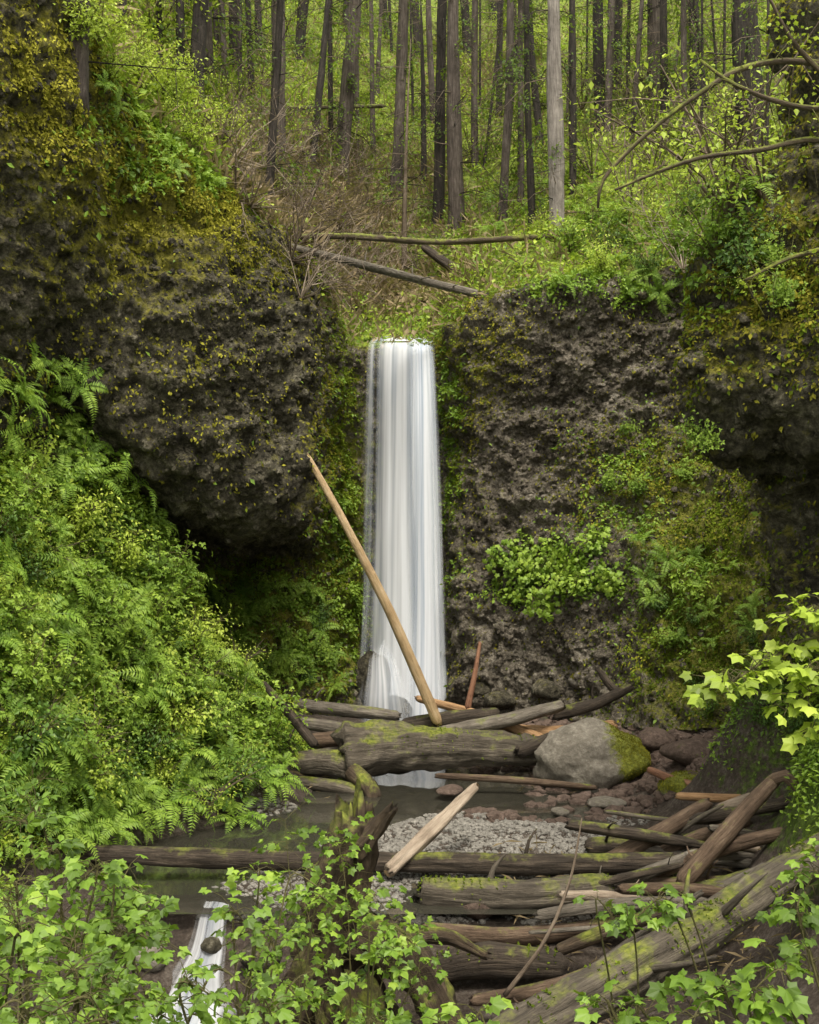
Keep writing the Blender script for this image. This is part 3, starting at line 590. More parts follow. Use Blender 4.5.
L2('fallen_log',[(440,968,14),(490,960,14),(560,966,13.9)],[28,34,26],'darkw','dark wet log at the foot of the rotten stump',amp=.14,moss=500)
L2('stick',[(505,995,13),(545,940,13),(570,880,13.2),(582,818,13.4)],[5,4,3,1.5],'twig','thin bare curved branch standing up in front of the log pile',cat='branch',nseg=6)
L2('fallen_log',[(140,1010,13.6),(90,985,13.7),(40,975,13.8)],[12,13,10],'darkw','dark branch in the water at the lower left',amp=.1)
rl=random.Random(23)
for k in range(24):
    px=rl.uniform(590,800); py=rl.uniform(812,925)-(px-690)*.3; Y=16.9-(py-820)*.022; an=rl.choice([rl.uniform(-.15,.25),rl.uniform(-.8,-.35)]); hl=rl.uniform(35,85); w_=rl.choice([5,7,9,11,13]); bd=rl.uniform(-4,4)
    L2('loose_log',[(px-hl*math.cos(an),py-hl*math.sin(an)*.7,Y+rl.uniform(-.4,.4)),(px,py+bd,Y),(px+hl*math.cos(an),py+hl*math.sin(an)*.7,Y+rl.uniform(-.4,.4))],[w_*.8,w_,w_*.65],rl.choice(['brown','brown','gray','brown','grayM','driftw','darkw']),'weathered loose log jumbled in the right log pile',group='loose logs jumbled in the right log pile',stubs=rl.choice([0,1]),nseg=12)
a0=ray(283,236)[0]; a1=ray(575,240)[0]
log('fallen_log',[a0+np.array([-.3,.2,0]),a0*.66+P(440,242,31.5)*.34+UP*.05,P(440,242,30.8),P(525,241,a1[1]-.6)+UP*.1,a1+np.array([.2,0,.15])],[.06,.075,.085,.09,.08],'barkM','thin mossy log bridging the gorge high above the waterfall',stubs=4)
b0=ray(282,243)[0]
log('fallen_log',[b0+np.array([-.3,.3,.1]),P(340,259,b0[1]+.8),P(420,280,29.6),P(486,296,30.2)],[.07,.09,.11,.11],'gray','grey fallen trunk sloping down just above the waterfall',stubs=8,end='driftw')
L2('fallen_log',[(425,248,37),(450,266,36),(478,284,35)],[8,9,6],'darkw','dark broken trunk lying above the waterfall lip',stubs=2)
L2('fallen_log',[(200,108,29),(290,108,36),(380,106,46)],[4,4,4],'barkM','thin mossy trunk lying level across the upper hillside')
L2('fallen_log',[(228,140,27),(250,170,26),(285,232,25.2)],[3,4,5],'driftw','bleached thin branch sliding down the hillside above the left cliff')
r=np.random.default_rng(44); N=700
x=np.concatenate([r.uniform(1.4,5.2,N*2//3),r.uniform(-2.6,4,N-N*2//3)]); y=np.concatenate([r.uniform(13,17.5,N*2//3),r.uniform(21.2,24.5,N-N*2//3)]); z=gz(x,y)+r.uniform(0,.2,N)
v,f,m=leaves(np.stack([x,y,z],1),r.normal(0,1,(N,3))*np.array([1,1,.25]),UP+r.normal(0,.5,(N,3)),r.uniform(.1,.35,N),BLADE)
tag(mk('driftwood_debris',v,f,M['dry'],smooth=False,attrs={'tone':np.repeat(r.random(N)*.4,m)}),'small sticks and bark chips caught among the creek logs','debris',kind='stuff')
# stump
sb=P(345,1040,13.3)
st=empty('tree_stump',sb,'jagged rotten stump with spreading roots and climbing leaves in the foreground centre','stump')
def part(name,path,rad,mat,par,base,**k):
    v,f,tc,_=tube([np.array(p) for p in path],rad,k.get('nseg',18),.04,k.get('amp',.12),k.get('seed',1),k.get('jag',.3),k.get('ridges',.45))
    sc_=1.0; nz=(fbm(v*5,4,k.get('seed',1)+60)-.45)[:,None]; v=v+nrmz(v-v.mean(0))*nz*max(rad)*.45
    return mk(name,v-base,f,M[mat],par,attrs={'tc':tc})
part('trunk',[P(345,1075,13.3),P(338,980,13.2),P(342,900,13.2),P(352,845,13.2),P(352,806,13.2)],[.6,.46,.34,.27,.18],'rot',st,sb,seed=5,nseg=56,jag=.9,amp=.2,ridges=.6)
for k,(pts,rd) in enumerate([([(354,852,13),(378,825,13),(394,806,12.9)],[.14,.1,.06]),([(360,935,13),(405,960,12.8),(440,1010,12.6),(450,1070,12.5)],[.3,.28,.24,.2]),([(330,950,13),(295,1000,12.7),(285,1060,12.6)],[.26,.22,.16]),
     ([(350,990,12.8),(365,1030,12.4),(380,1090,12.2)],[.3,.26,.2]),([(385,945,13),(440,935,13.1),(485,955,13.2)],[.1,.09,.05])]):
    part('root',[P(*p) for p in pts],rd,'rot',st,sb,seed=40+k,nseg=36)
# ---------------- boulders
def boulder(name,c,sx,sy,sz,mat,label,seed,mossf=None,sub_=4,group=None,mosspts=0,rot=0,facet=.5,cat='rock'):
    V,Fc=rockmesh(sub_,seed,sx,sy,sz,facet)
    par=empty(name,c,label,cat,group) if mosspts else None
    m=np.zeros(len(V)) if mossf is None else mossf(V)
    o=mk('rock_body' if mosspts else name,V,Fc,M[mat],par,attrs={'moss':m})
    if mosspts:
        fcn=V[Fc].mean(1); w=np.clip(mossf(fcn)-.3,0,1); nr=nrmz(np.cross(V[Fc[:,1]]-V[Fc[:,0]],V[Fc[:,2]]-V[Fc[:,0]]))
        r=np.random.default_rng(seed); i=r.choice(len(Fc),mosspts,p=w/w.sum()); ab=r.dirichlet((1,1,1),mosspts)
        p=(V[Fc[i]]*ab[...,None]).sum(1); n_=nr[i]
        v,f,mm=leaves(p,n_*.6+r.normal(0,.5,(mosspts,3)),n_+r.normal(0,.5,(mosspts,3)),r.uniform(.018,.04,mosspts),DIA)
        mk('moss',v,f,M['moss'],par,smooth=False,attrs={'tone':tones(p,mm,seed)}); return par
    o.location=[float(x) for x in c]; o.rotation_euler=(0,0,rot)
    return tag(o,label,cat,group)
boulder('boulder',P(590,764,22.2),1.22,.85,.8,'stone','large smooth grey boulder with a mossy right side beside the log jam',11,mossf=lambda V:np.clip((V[:,0]-.3+V[:,2]*.25)*2.4,-.6,1.3),sub_=5,mosspts=5000,facet=.6)
boulder('boulder',P(688,790,19.8),.52,.45,.33,'stone','small moss covered boulder right of the large grey boulder',12,mossf=lambda V:np.clip(V[:,2]*3+.5,-.2,1.2),mosspts=2000)
for k,(px,py,Y,rx,rz) in enumerate([(372,682,30.1,20,32),(396,708,29.9,16,14),(350,706,29.5,13,14)]):
    s=Y/F; boulder('rock',P(px,py,Y),rx*s,rx*s*.6,rz*s,'cliffD',['tall wet rock ledge under the left splash of the waterfall','low wet rock at the middle of the waterfall foot','wet rock at the left corner of the waterfall foot'][k],80+k,sub_=4)
rk=[(700,752,21.5,38,16,'reddish slab of rock on the right bank behind the small mossy boulder'),(655,740,23.5,26,12,'low brown rock just right of the large boulder'),(725,768,20.3,30,14,'reddish rock above the slim orange log'),
 (605,802,20.5,22,5,'flat pale rock at the waterline below the large boulder'),(450,790,21.2,16,5,'flat wet rock by the thin brown pole'),(520,842,18.4,16,8,'brown cobble on the gravel bar'),(665,705,25.5,22,10,'grey rock at the base of the green slope'),
 (640,690,26,16,8,'small grey rock above the boulder on the slope foot'),(548,690,27.5,22,12,'dark rock at the base of the cliff right of the waterfall'),(500,700,28,18,10,'dark wet rock beside the plunge pool'),(770,740,19.5,26,14,'rock half buried in the right bank'),
 (560,812,20,12,4,'small rounded stone in the shallow water'),(480,690,28.6,16,9,'small dark rock right of the waterfall foot'),(620,672,26.8,14,8,'rock ledge stone on the scree below the cliff'),(580,680,27.2,18,9,'angular rock on the scree below the cliff'),
 (655,905,15.2,22,12,'dark stone under the right log pile'),(725,910,14.2,26,14,'brown stone beside the huge diagonal log'),(262,955,14.6,26,16,'wet dark rock right of the small cascade'),(150,955,14.8,24,14,'wet rock left of the small cascade'),(480,905,15.5,22,12,'rock wedged under the thick mossy brown log'),
 (305,925,15,26,14,'dark rock on the creek lip left of the stump'),(115,945,14.8,24,14,'dark rock on the creek lip at the lower left'),(212,945,14.75,11,9,'dark stone splitting the small cascade')]
for k,(px,py,Y,rx,rz,lb) in enumerate(rk):
    s=Y/F; boulder('rock',P(px,py,Y),rx*s,rx*s*.8,rz*s,'redstone' if ('red' in lb or 'brown' in lb) else ('cliffD' if 'dark' in lb else 'stone'),lb,60+k,sub_=3,rot=k)
def gravel(name,N,seed,region,smin,smax,label,mat='gravel',zr=(-5.72,-4.4),mask=None):
    r=np.random.default_rng(seed)
    x=r.uniform(region[0],region[1],N); y=r.uniform(region[2],region[3],N); z=gz(x,y)
    k=(z<CZ+zr[1])&(z>CZ+zr[0])
    if mask is not None: k&=mask(x,y,r.random(N))
    x,y,z=x[k],y[k],z[k]; n_=len(x)
    s=r.uniform(0,1,n_)**4*(smax-smin)+smin; p=np.stack([x,y,z+s*.15],1)
    yd=np.stack([np.cos(x*91),np.sin(x*91),r.normal(0,.2,n_)],1); zd=np.stack([r.normal(0,.2,n_),r.normal(0,.2,n_),np.ones(n_)],1)
    v,f,m=leaves(p,yd,zd,s,RT)
    tag(mk(name,v,f,M[mat],smooth=False,attrs={'moss':np.full(len(v),-.8)}),label,'gravel',kind='stuff')
gravel('gravel',26000,5,(-3,4.8,15.2,20.6),.012,.07,'grey gravel and pebbles on the creek bar',mask=lambda x,y,u:u>np.clip((x-3.4)*1.2,0,1))
gravel('scree',4500,6,(1,8,19.5,28.5),.03,.22,'loose stones at the foot of the right slope','redstone',zr=(-5.6,-3.6))
# ---------------- trees
TREES=[(76,80,22,80,'bark','thick brown conifer trunk at the upper left corner, on top of the left cliff'),
(180,90,8,183,'barkD','slim dark conifer, leftmost of the cluster above the left cliff'),(195,100,15,201,'barkD','sturdy dark conifer in the middle of the cluster above the left cliff'),
(210,98,9,207,'bark','slim brown conifer, rightmost of the cluster above the left cliff'),(240,108,5,240,'bark','thin conifer just right of the cluster above the left cliff'),
(268,210,8,273,'barkD','thin dark conifer with its base lowest on the left hillside'),(279,165,15,277,'bark','brown conifer close behind the thin dark lowest one on the left'),
(311,170,7,329,'barkD','thin dark conifer leaning clearly to the right'),(341,176,14,348,'bark','straight thick conifer above the left end of the mossy bridging log'),
(373,150,5,371,'bark','thin far conifer right of the straight thick one'),(396,195,11,401,'bark','medium conifer directly above the waterfall'),(404,268,5,413,'twig','very thin bare snag rooted just above the grey fallen trunk'),
(424,180,6,420,'barkD','slim conifer between the snag and the paired dark trunks'),(438,222,11,442,'barkD','dark conifer, left one of the close pair above the waterfall'),(456,226,15,457,'bark','thick grey brown conifer, right one of the close pair above the waterfall'),
(475,170,7,477,'bark','slim conifer behind and right of the close pair'),(503,220,8,503,'bark','slim straight conifer above the middle of the bridging log'),(521,200,6,523,'bark','thin conifer left of the dark slim one near the pale trunk'),
(532,232,7,534,'barkD','dark slim conifer just left of the pale trunk'),(557,236,15,552,'barkP','pale grey barked conifer at the right end of the bridging log'),(573,190,7,570,'barkD','slim conifer right behind the pale grey one'),
(607,132,7,610,'bark','thin conifer standing alone between the pale trunk and the right slope'),(632,140,5,641,'bark','very slim conifer leaning slightly right on the right slope'),(655,100,13,652,'bark','medium brown conifer on the right slope'),
(692,60,7,690,'bark','slim conifer between the medium and the thick right trunks'),(752,150,26,752,'barkD','thickest conifer trunk, near the upper right corner'),(160,60,6,160,'barkD','thin far conifer left of the cluster above the left cliff'),(226,90,6,222,'bark','thin conifer squeezed behind the cluster above the left cliff'),
(122,30,7,124,'barkD','slim conifer right of the upper left corner trunk'),(300,60,10,300,'barkD','dark far conifer high on the hillside left of centre')]
def conifer(b,top,r,mat,label,group=None,nb=34,seed=0,name='conifer_tree',live=.52,split=True,spray=30,ps=.4):
    rd=np.random.default_rng(seed); root=empty(name,b,label,'tree',group)
    axis=top-b; H=np.linalg.norm(axis); bow=rd.normal(0,.008,3)*H*np.array([1,1,0])
    path=[-axis/H*.5,axis*.02,axis*.25+bow,axis*.5+bow*1.3,axis*.75+bow,axis]
    v,f,tc,(c,t,u,w,rr2)=tube(path,[r*1.5,r*1.12,r*.93,r*.72,r*.45,r*.08],12 if r>.1 else 8,.5,.08,seed,0,.3)
    mk('trunk',v,f,M[mat],root,attrs={'tc':tc})
    parts=[];pts=[];ys=[]
    for k in range(nb):
        h=rd.uniform(.06,.55) if k<nb*.85 else rd.uniform(live,.97); a=rd.uniform(0,2*np.pi); i=int(h*(len(c)-1)); lv=h>live
        ln=rd.uniform(.4,2.4)*(1.3 if lv else 1)*(1-h*.5); d=np.array([math.cos(a),math.sin(a),0]); dr=-.35 if lv else rd.uniform(-.7,.15)
        p=[c[i],c[i]+d*ln*.5+UP*ln*.5*(dr*.3),c[i]+d*ln+UP*ln*dr]
        tw=[fast(p,max(.014,r*.1),.006,3)]
        if not lv:
            for j in range(5):
                s=rd.uniform(.25,.95); q=p[0]*(1-s)+p[2]*s; tw.append(fast([q,q+(d*.3+rd.normal(0,.5,3)-UP*.3)*ln*.35],.008,.004,3))
        if split and not lv:
            v,f,tc=merge(tw); mk('branch',v,f,M['twig' if k%2 else 'barkD'],root,attrs={'tc':tc})
        else: parts+=tw
        if lv or rd.random()<ps:
            n_=8 if lv else spray; s=rd.uniform(.1,1,n_)[:,None]; q=p[0]*(1-s)**2+2*p[1]*s*(1-s)+p[2]*s*s
            q=q+rd.normal(0,.1,(n_,3))-UP*rd.random((n_,1))**2*.5; pts.append(q); ys.append(np.tile(d,(n_,1)))
    pts=np.concatenate(pts);ys=np.concatenate(ys);n_=len(pts)
    v,f,m=leaves(pts,ys+rd.normal(0,.5,(n_,3))-UP*.7,UP+rd.normal(0,.5,(n_,3)),rd.uniform(.06,.16,n_),DIA)
    cr_=mk('crown',v,f,M['needle'],root,smooth=False,attrs={'tone':tones(pts,m,seed)})
    v,f,tc=merge(parts); mk('crown_branches',v,f,M['twig'],cr_,attrs={'tc':tc})
    return root
for k,(px,py,w_,tx,mt,lb) in enumerate(TREES):
    b,_=ray(px,py)
    if b is None: continue
    Y=b[1]; H=random.uniform(19,25); b=b-UP*.1
    dx=(tx-px)/F*Y/max(2,(py/F*Y)); top=b+np.array([dx*H,0,H])
    if 'snag' in lb: top=b+np.array([dx*7,0,8.])
    conifer(b,top,pxr(w_,Y),mt,lb,seed=500+k,nb=48,spray=55,ps=.1 if 'snag' in lb else random.choice([.15,.3,.55]))
used=[t[0] for t in TREES]; cnt=0
for k in range(260):
    px=random.choice([random.gauss(140,30),random.gauss(225,20),random.gauss(385,25),random.gauss(490,25),random.gauss(600,30),random.gauss(700,40),random.uniform(90,815)]); py=random.uniform(0,165)
    if min(abs(px-u_) for u_ in used)<4 or px<90 or px>819: continue
    b,_=ray(px,py)
    if b is None or b[1]<34: continue
    used.append(px); cnt+=1
    conifer(b,b+np.array([random.choice([0,0,random.uniform(-3,3)]),0,18]),random.choice([.05,.06,.08,.1,.14,.22]),random.choice(['bark','barkD','barkD']),'slender distant conifer high up the hillside behind the nearer trunks','slender conifers far up the hillside',seed=700+k,nb=26,split=False,spray=40,ps=random.choice([.15,.5]))
    if cnt>=48: break
# ---------------- ferns and shrubs
def fernmesh(seed,nf=11,pin=18):
    r=np.random.default_rng(seed); pts=[];yd=[];zd=[];sz=[]; parts=[]
    for k in range(nf):
        a=2*np.pi*k/nf+r.normal(0,.3); L=r.uniform(.6,1.15); rise=r.uniform(.35,.95); d=np.array([math.cos(a),math.sin(a),0])
        s=np.linspace(0,1,9); path=d[None]*(s*L*.85)[:,None]+UP[None]*((rise*L*(1.6*s-1.6*s*s)))[:,None]+r.normal(0,.05,3)[None]*(s*s)[:,None]
        parts.append(fast(path,.008,.003,3))
        tg=nrmz(np.gradient(path,axis=0)); side=nrmz(np.cross(tg,UP))
        for j in range(pin):
            u_=.1+.9*j/pin; i=u_*8; i0=min(int(i),7); fr=i-i0; p=path[i0]*(1-fr)+path[i0+1]*fr; tt=tg[i0]; sd=side[i0]
            l=.18*L*math.sin(math.pi*min(1,(.14+u_*.84)))**.7*(1.05-u_*.45)
            for sg in (-1,1):
                pts.append(p); yd.append(sd*sg+tt*.35-UP*.12+r.normal(0,.1,3)); zd.append(np.cross(sd,tt)*1.+r.normal(0,.18,3)); sz.append(l)
    pts=np.array(pts); V,Fc,m=leaves(pts,np.array(yd),np.array(zd),np.array(sz),(np.array([[0,0,0],[.15,.3,.02],[0,1,-.06],[-.15,.3,.02]]),DIA[1]))
    tn=np.repeat(np.clip(.2+.4*r.random(len(pts))+.5*(pts[:,2]),0,1),m)
    v2,f2,_=merge(parts)
    return mk('fern',np.concatenate([V,v2]),[Fc]+[x+len(V) for x in f2],M['fern'],smooth=False,attrs={'tone':np.concatenate([tn,np.full(len(v2),.3)])},link=False)
FERN=[fernmesh(s,nf=7+s%6) for s in range(9)]
def align(nr,mix,scale,rot):
    z=Vector((nr*mix+UP*(1-mix)).tolist()).normalized(); q=Vector((0,0,1)).rotation_difference(z)
    return q.to_matrix().to_4x4()@Matrix.Rotation(rot,4,'Z')@Matrix.Scale(scale,4)
def put_fern(px,py,scale,label,group,mix=.6,name='fern',off=.12):
    p,nr=ray(px,py)
    if p is None: return
    p=p+nr*off
    o=bpy.data.objects.new(name,random.choice(FERN)); C.objects.link(o)
    o.matrix_world=Matrix.Translation(Vector(p.tolist()))@align(nr,mix,scale,random.uniform(0,6.28)); return tag(o,label,'fern',group)
def inpoly(x,y,poly):
    c=False;j=len(poly)-1
    for i in range(len(poly)):
        xi,yi=poly[i];xj,yj=poly[j]
        if (yi>y)!=(yj>y) and x<(xj-xi)*(y-yi)/(yj-yi)+xi: c=not c
        j=i
    return c
def spread(poly,n,mind,seed):
    r=random.Random(seed); out=[];xs_=[p[0] for p in poly];ys_=[p[1] for p in poly]
    for _ in range(n*60):
        x=r.uniform(min(xs_),max(xs_));y=r.uniform(min(ys_),max(ys_))
        if inpoly(x,y,poly) and all((x-a)**2+(y-b)**2>mind*mind for a,b in out): out.append((x,y))
        if len(out)>=n: break
    return out
LB=[(-20,380),(60,390),(110,460),(165,545),(215,615),(255,680),(285,770),(200,835),(120,850),(-20,860)]
for x,y in spread(LB,85,20,1): put_fern(x,y,random.choice([.45,.6,.7,.85,1.0]),'arching green fern on the steep leafy left bank','ferns on the left bank',random.uniform(.4,.8),off=random.uniform(.1,.4))
for x,y in [(45,375),(75,385),(15,400),(55,430),(25,370)]: put_fern(x,y,.8,'tall fern at the top of the left bank against the cliff foot','tall ferns at the top of the left bank',.7)
for x,y in spread([(-10,830),(140,840),(250,830),(280,790),(150,780),(0,780)],9,28,2): put_fern(x,y,.95,'wide fern at the foot of the left bank near the long cross creek log','ferns at the foot of the left bank')
for x,y in spread([(560,240),(650,215),(720,240),(650,300),(560,290)],12,18,3): put_fern(x,y,random.uniform(.6,1.),'fern on the brow of the right cliff above the rock face','ferns along the brow above the right rock face')
for x,y in spread([(640,540),(740,560),(760,600),(760,700),(700,700),(640,620)],14,24,4): put_fern(x,y,random.uniform(.4,.7),'small fern on the mossy slope below the right overhang','ferns on the mossy slope under the right overhang')
for x,y in spread([(200,575),(320,580),(340,690),(240,690)],18,20,5): put_fern(x,y,random.uniform(.5,.8),'small fern hanging on the shaded wall under the left overhang','ferns on the shaded wall under the left overhang')
for x,y in spread([(80,60),(160,90),(280,200),(220,205),(120,130)],14,20,6): put_fern(x,y,random.uniform(.3,.5),'fern on the sloping top of the left cliff','ferns on top of the left cliff')
for x,y in spread([(480,190),(720,150),(760,200),(560,240),(490,260)],14,26,7): put_fern(x,y,random.uniform(.7,1.1),'fern on the hillside right of the waterfall top','ferns on the hillside right of the waterfall top')
def shrubmesh(seed,T,n=420,h=1.,wd=.6,ls=.09,mat='leaf',stem='greentwig'):
    r=np.random.default_rng(seed); parts=[];pts=[]
    for k in range(8):
        a=r.uniform(0,6.28); o=r.uniform(.2,1)*wd; H=h*r.uniform(.5,1.15)
        p=[np.zeros(3),np.array([math.cos(a)*o*.35,math.sin(a)*o*.35,H*.55]),np.array([math.cos(a)*o,math.sin(a)*o,H])]
        parts.append(fast(p,.014,.004,4)); m_=n//8
        s=r.uniform(.25,1.02,m_)[:,None]; q=p[0]*(1-s)**2+2*p[1]*s*(1-s)+p[2]*s*s
        q=q+r.normal(0,1,(m_,3))*np.array([.13,.13,.07])*(.5+s); pts.append(q)
        for j in range(4):
            i=r.integers(0,m_); sp=p[1]*.5+p[2]*.5; parts.append(fast([sp,(sp+q[i])/2+UP*.03,q[i]],.006,.002,3))
    pts=np.concatenate(pts);n_=len(pts); out=pts*np.array([1,1,0])
    v,f,m=leaves(pts,nrmz(out+1e-3)*.8+r.normal(0,.6,(n_,3))-UP*.25,UP+r.normal(0,.35,(n_,3)),ls*r.uniform(.5,1.3,n_),T)
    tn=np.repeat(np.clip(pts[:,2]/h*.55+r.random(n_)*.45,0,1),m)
    v2,f2,tc=merge(parts)
    return (mk('foliage',v,f,M[mat],smooth=False,attrs={'tone':tn},link=False),mk('stem',v2,f2,M[stem],attrs={'tc':tc},link=False))
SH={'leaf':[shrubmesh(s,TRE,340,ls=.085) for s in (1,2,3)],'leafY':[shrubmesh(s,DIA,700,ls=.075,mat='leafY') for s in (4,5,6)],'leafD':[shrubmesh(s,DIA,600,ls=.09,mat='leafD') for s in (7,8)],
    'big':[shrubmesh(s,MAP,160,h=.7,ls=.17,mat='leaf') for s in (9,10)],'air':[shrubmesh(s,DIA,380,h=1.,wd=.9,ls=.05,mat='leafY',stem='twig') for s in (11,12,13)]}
def put_shrub(px,py,scale,kind,label,group,mix=.4,name='shrub',cat='shrub'):
    p,nr=ray(px,py)
    if p is None: return
    root=empty(name,p,label,cat,group); root.matrix_world=Matrix.Translation(Vector(p.tolist()))@align(nr,mix,scale,random.uniform(0,6.28))
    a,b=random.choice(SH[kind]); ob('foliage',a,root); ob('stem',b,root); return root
for x,y in spread([(-10,470),(80,480),(160,590),(230,660),(275,760),(200,830),(100,840),(-10,830)],56,24,11): put_shrub(x,y,random.uniform(.5,1.25),random.choice(['leafY','leaf','leaf','leaf','leafY','air','leafD']),'bright leafy shrub on the left bank','leafy shrubs on the left bank',random.uniform(.2,.6))
for x,y in spread([(190,155),(60,50),(90,30),(210,100),(290,205),(250,215)],20,18,12): put_shrub(x,y,random.uniform(.6,1.1),'leafY','sunlit yellow green shrub on top of the left cliff','shrubs on top of the left cliff')
for x,y in spread([(500,560),(600,545),(635,580),(560,605),(505,595)],14,18,13): put_shrub(x,y,random.uniform(.6,.9),'big','broad leaved plant growing on the rock wall right of the waterfall','broad leaved plants on the rock wall right of the waterfall',.7,'leafy_plant','plant')
for x,y in spread([(600,410),(680,400),(720,450),(640,520),(590,480)],5,30,14): put_shrub(x,y,random.uniform(.4,.7),'leaf','small green shrub rooted in the upper right rock face','shrubs in the upper right rock face',.6)
for x,y in spread([(540,240),(720,210),(740,270),(600,280)],14,24,15): put_shrub(x,y,random.uniform(.8,1.2),random.choice(['leaf','leafD','leafY']),'dense shrub on the brow above the right rock face','shrubs on the brow above the right rock face')
for x,y in spread([(580,60),(760,60),(770,220),(640,230),(580,180)],16,30,16): put_shrub(x,y,random.uniform(1.4,2.4),'air','airy sunlit maple shrub on the right hillside','airy maple shrubs on the right hillside')
for x,y in spread([(100,10),(560,10),(560,160),(300,180),(210,110)],16,40,17): put_shrub(x,y,random.uniform(1.2,2.),random.choice(['air','leafY','air']),'bushy understorey shrub among the conifers on the hillside','understorey shrubs among the hillside conifers')
for x,y in spread([(735,270),(790,200),(800,300),(740,320)],5,22,18): put_shrub(x,y,random.uniform(.3,.5),random.choice(['air','leaf']),'leafy shrub trailing over the right overhang','shrubs trailing over the right overhang',.6)
for x,y in spread([(640,600),(740,620),(760,640),(819,760),(700,720)],10,28,19): put_shrub(x,y,random.uniform(.3,.6),random.choice(['leafD','leaf']),'low shrub on the right bank below the overhang','low shrubs on the right bank')
for x,y in spread([(210,590),(320,590),(335,690),(250,690)],14,22,20): put_shrub(x,y,random.uniform(.4,.7),random.choice(['leaf','leafD']),'leafy plant on the shaded wall beside the waterfall','leafy plants on the shaded wall under the left overhang',.6)
def twigspray(px,py,scale,label,group,n=14,seed=0,mat='twig',upw=.5):
    p,nr=ray(px,py)
    if p is None or p[1]<20: return
    r=np.random.default_rng(seed); parts=[]
    for k in range(n):
        d=nrmz(nr*.5+r.normal(0,.7,3)+UP*upw); l=scale*r.uniform(.5,1.2); a=np.zeros(3); m1=a+d*l*.5+r.normal(0,.08,3)*l; e=a+d*l-UP*l*r.uniform(-.1,.4)
        parts.append(fast([a,m1,e],.016*scale**.5,.006,3))
        for j in range(6):
            s=r.uniform(.3,.95); q=m1*(1-s)+e*s; parts.append(fast([q,q+nrmz(d+r.normal(0,.8,3))*l*.3],.008,.004,3))
    v,f,tc=merge(parts); o=mk('bare_bush',v,f,M[mat],attrs={'tc':tc}); o.location=p.tolist(); return tag(o,label,'bush',group)
for k,(x,y) in enumerate(spread([(210,150),(340,130),(430,290),(300,300),(250,230)],34,15,31)): twigspray(x,y,1.6,'bare brown brush tangled above the waterfall','bare brush tangled above the waterfall',seed=k,mat='driftw' if k%2 else 'twig')
for k,(x,y) in enumerate(spread([(600,120),(770,110),(770,230),(680,280)],12,30,32)): twigspray(x,y,2.,'bare mossy brush on the upper right slope','bare mossy brush on the upper right slope',n=9,seed=40+k,mat='barkM' if k%2 else 'driftw')
# ---------------- overhanging mossy tree upper right
tb=np.array([6.3,11.,float(gz(np.array([6.3]),np.array([11.]))[0])]); mt=empty('maple_tree',tb,'mossy maple arching bare branches into the frame from the right','tree')
def mp_(name,pts,rads,par,seed):
    v,f,tc,(c,t,u,w,r)=tube([np.array(p) for p in pts],rads,8,.12,.1,seed,0,.2); return mk(name,v-tb,f,M['barkM'],par,attrs={'tc':tc}),c
mp_('trunk',[tb-UP*.3,P(985,400,11),P(960,150,11.1),P(930,-40,11.2)],[.24,.2,.15,.1],mt,1)
bl=[[(960,180,11.1),(880,90,11),(820,64,10.9),(750,66,10.8),(690,100,10.7),(640,140,10.6),(603,180,10.5),(598,208,10.5)],[(940,40,11.1),(860,90,10.9),(800,50,10.7),(765,-10,10.6)],
    [(965,240,11.1),(880,170,11),(819,140,10.9),(760,150,10.8),(700,158,10.7),(650,175,10.6),(615,190,10.5)],[(962,300,11),(870,250,10.9),(800,255,10.8),(745,280,10.7)],[(950,110,11),(850,110,10.8),(790,105,10.7),(735,85,10.6),(700,60,10.6)]]
r_=np.random.default_rng(5)
for k,b in enumerate(bl):
    bo,c=mp_('branch',[P(*p) for p in b],list(np.linspace(.042,.012,len(b))),mt,10+k)
    twp=[];lp=[]
    for j in range(30):
        i=r_.integers(len(c)//6,len(c)); d=nrmz(r_.normal(0,1,3)*np.array([1,.6,.7])-UP*.25); l=r_.uniform(.12,.6)
        q=[c[i],c[i]+d*l*.5+r_.normal(0,.04,3),c[i]+d*l-UP*l*.2]; twp.append(fast(np.array(q)-tb,.005,.002,3))
        if r_.random()<.5:
            s=r_.uniform(.3,1,(8,1)); lp.append(np.array(q[0])*(1-s)+np.array(q[2])*s+r_.normal(0,.06,(8,3)))
    v,f,tc=merge(twp); mk('twigs',v,f,M['barkM'],bo,attrs={'tc':tc})
    lp=np.concatenate(lp)-tb; nl=len(lp); v,f,m=leaves(lp,r_.normal(0,1,(nl,3)),UP+r_.normal(0,.4,(nl,3)),r_.uniform(.03,.055,nl),MAP)
    mk('foliage',v,f,M['leafY'],bo,smooth=False,attrs={'tone':tones(lp,m,5)})
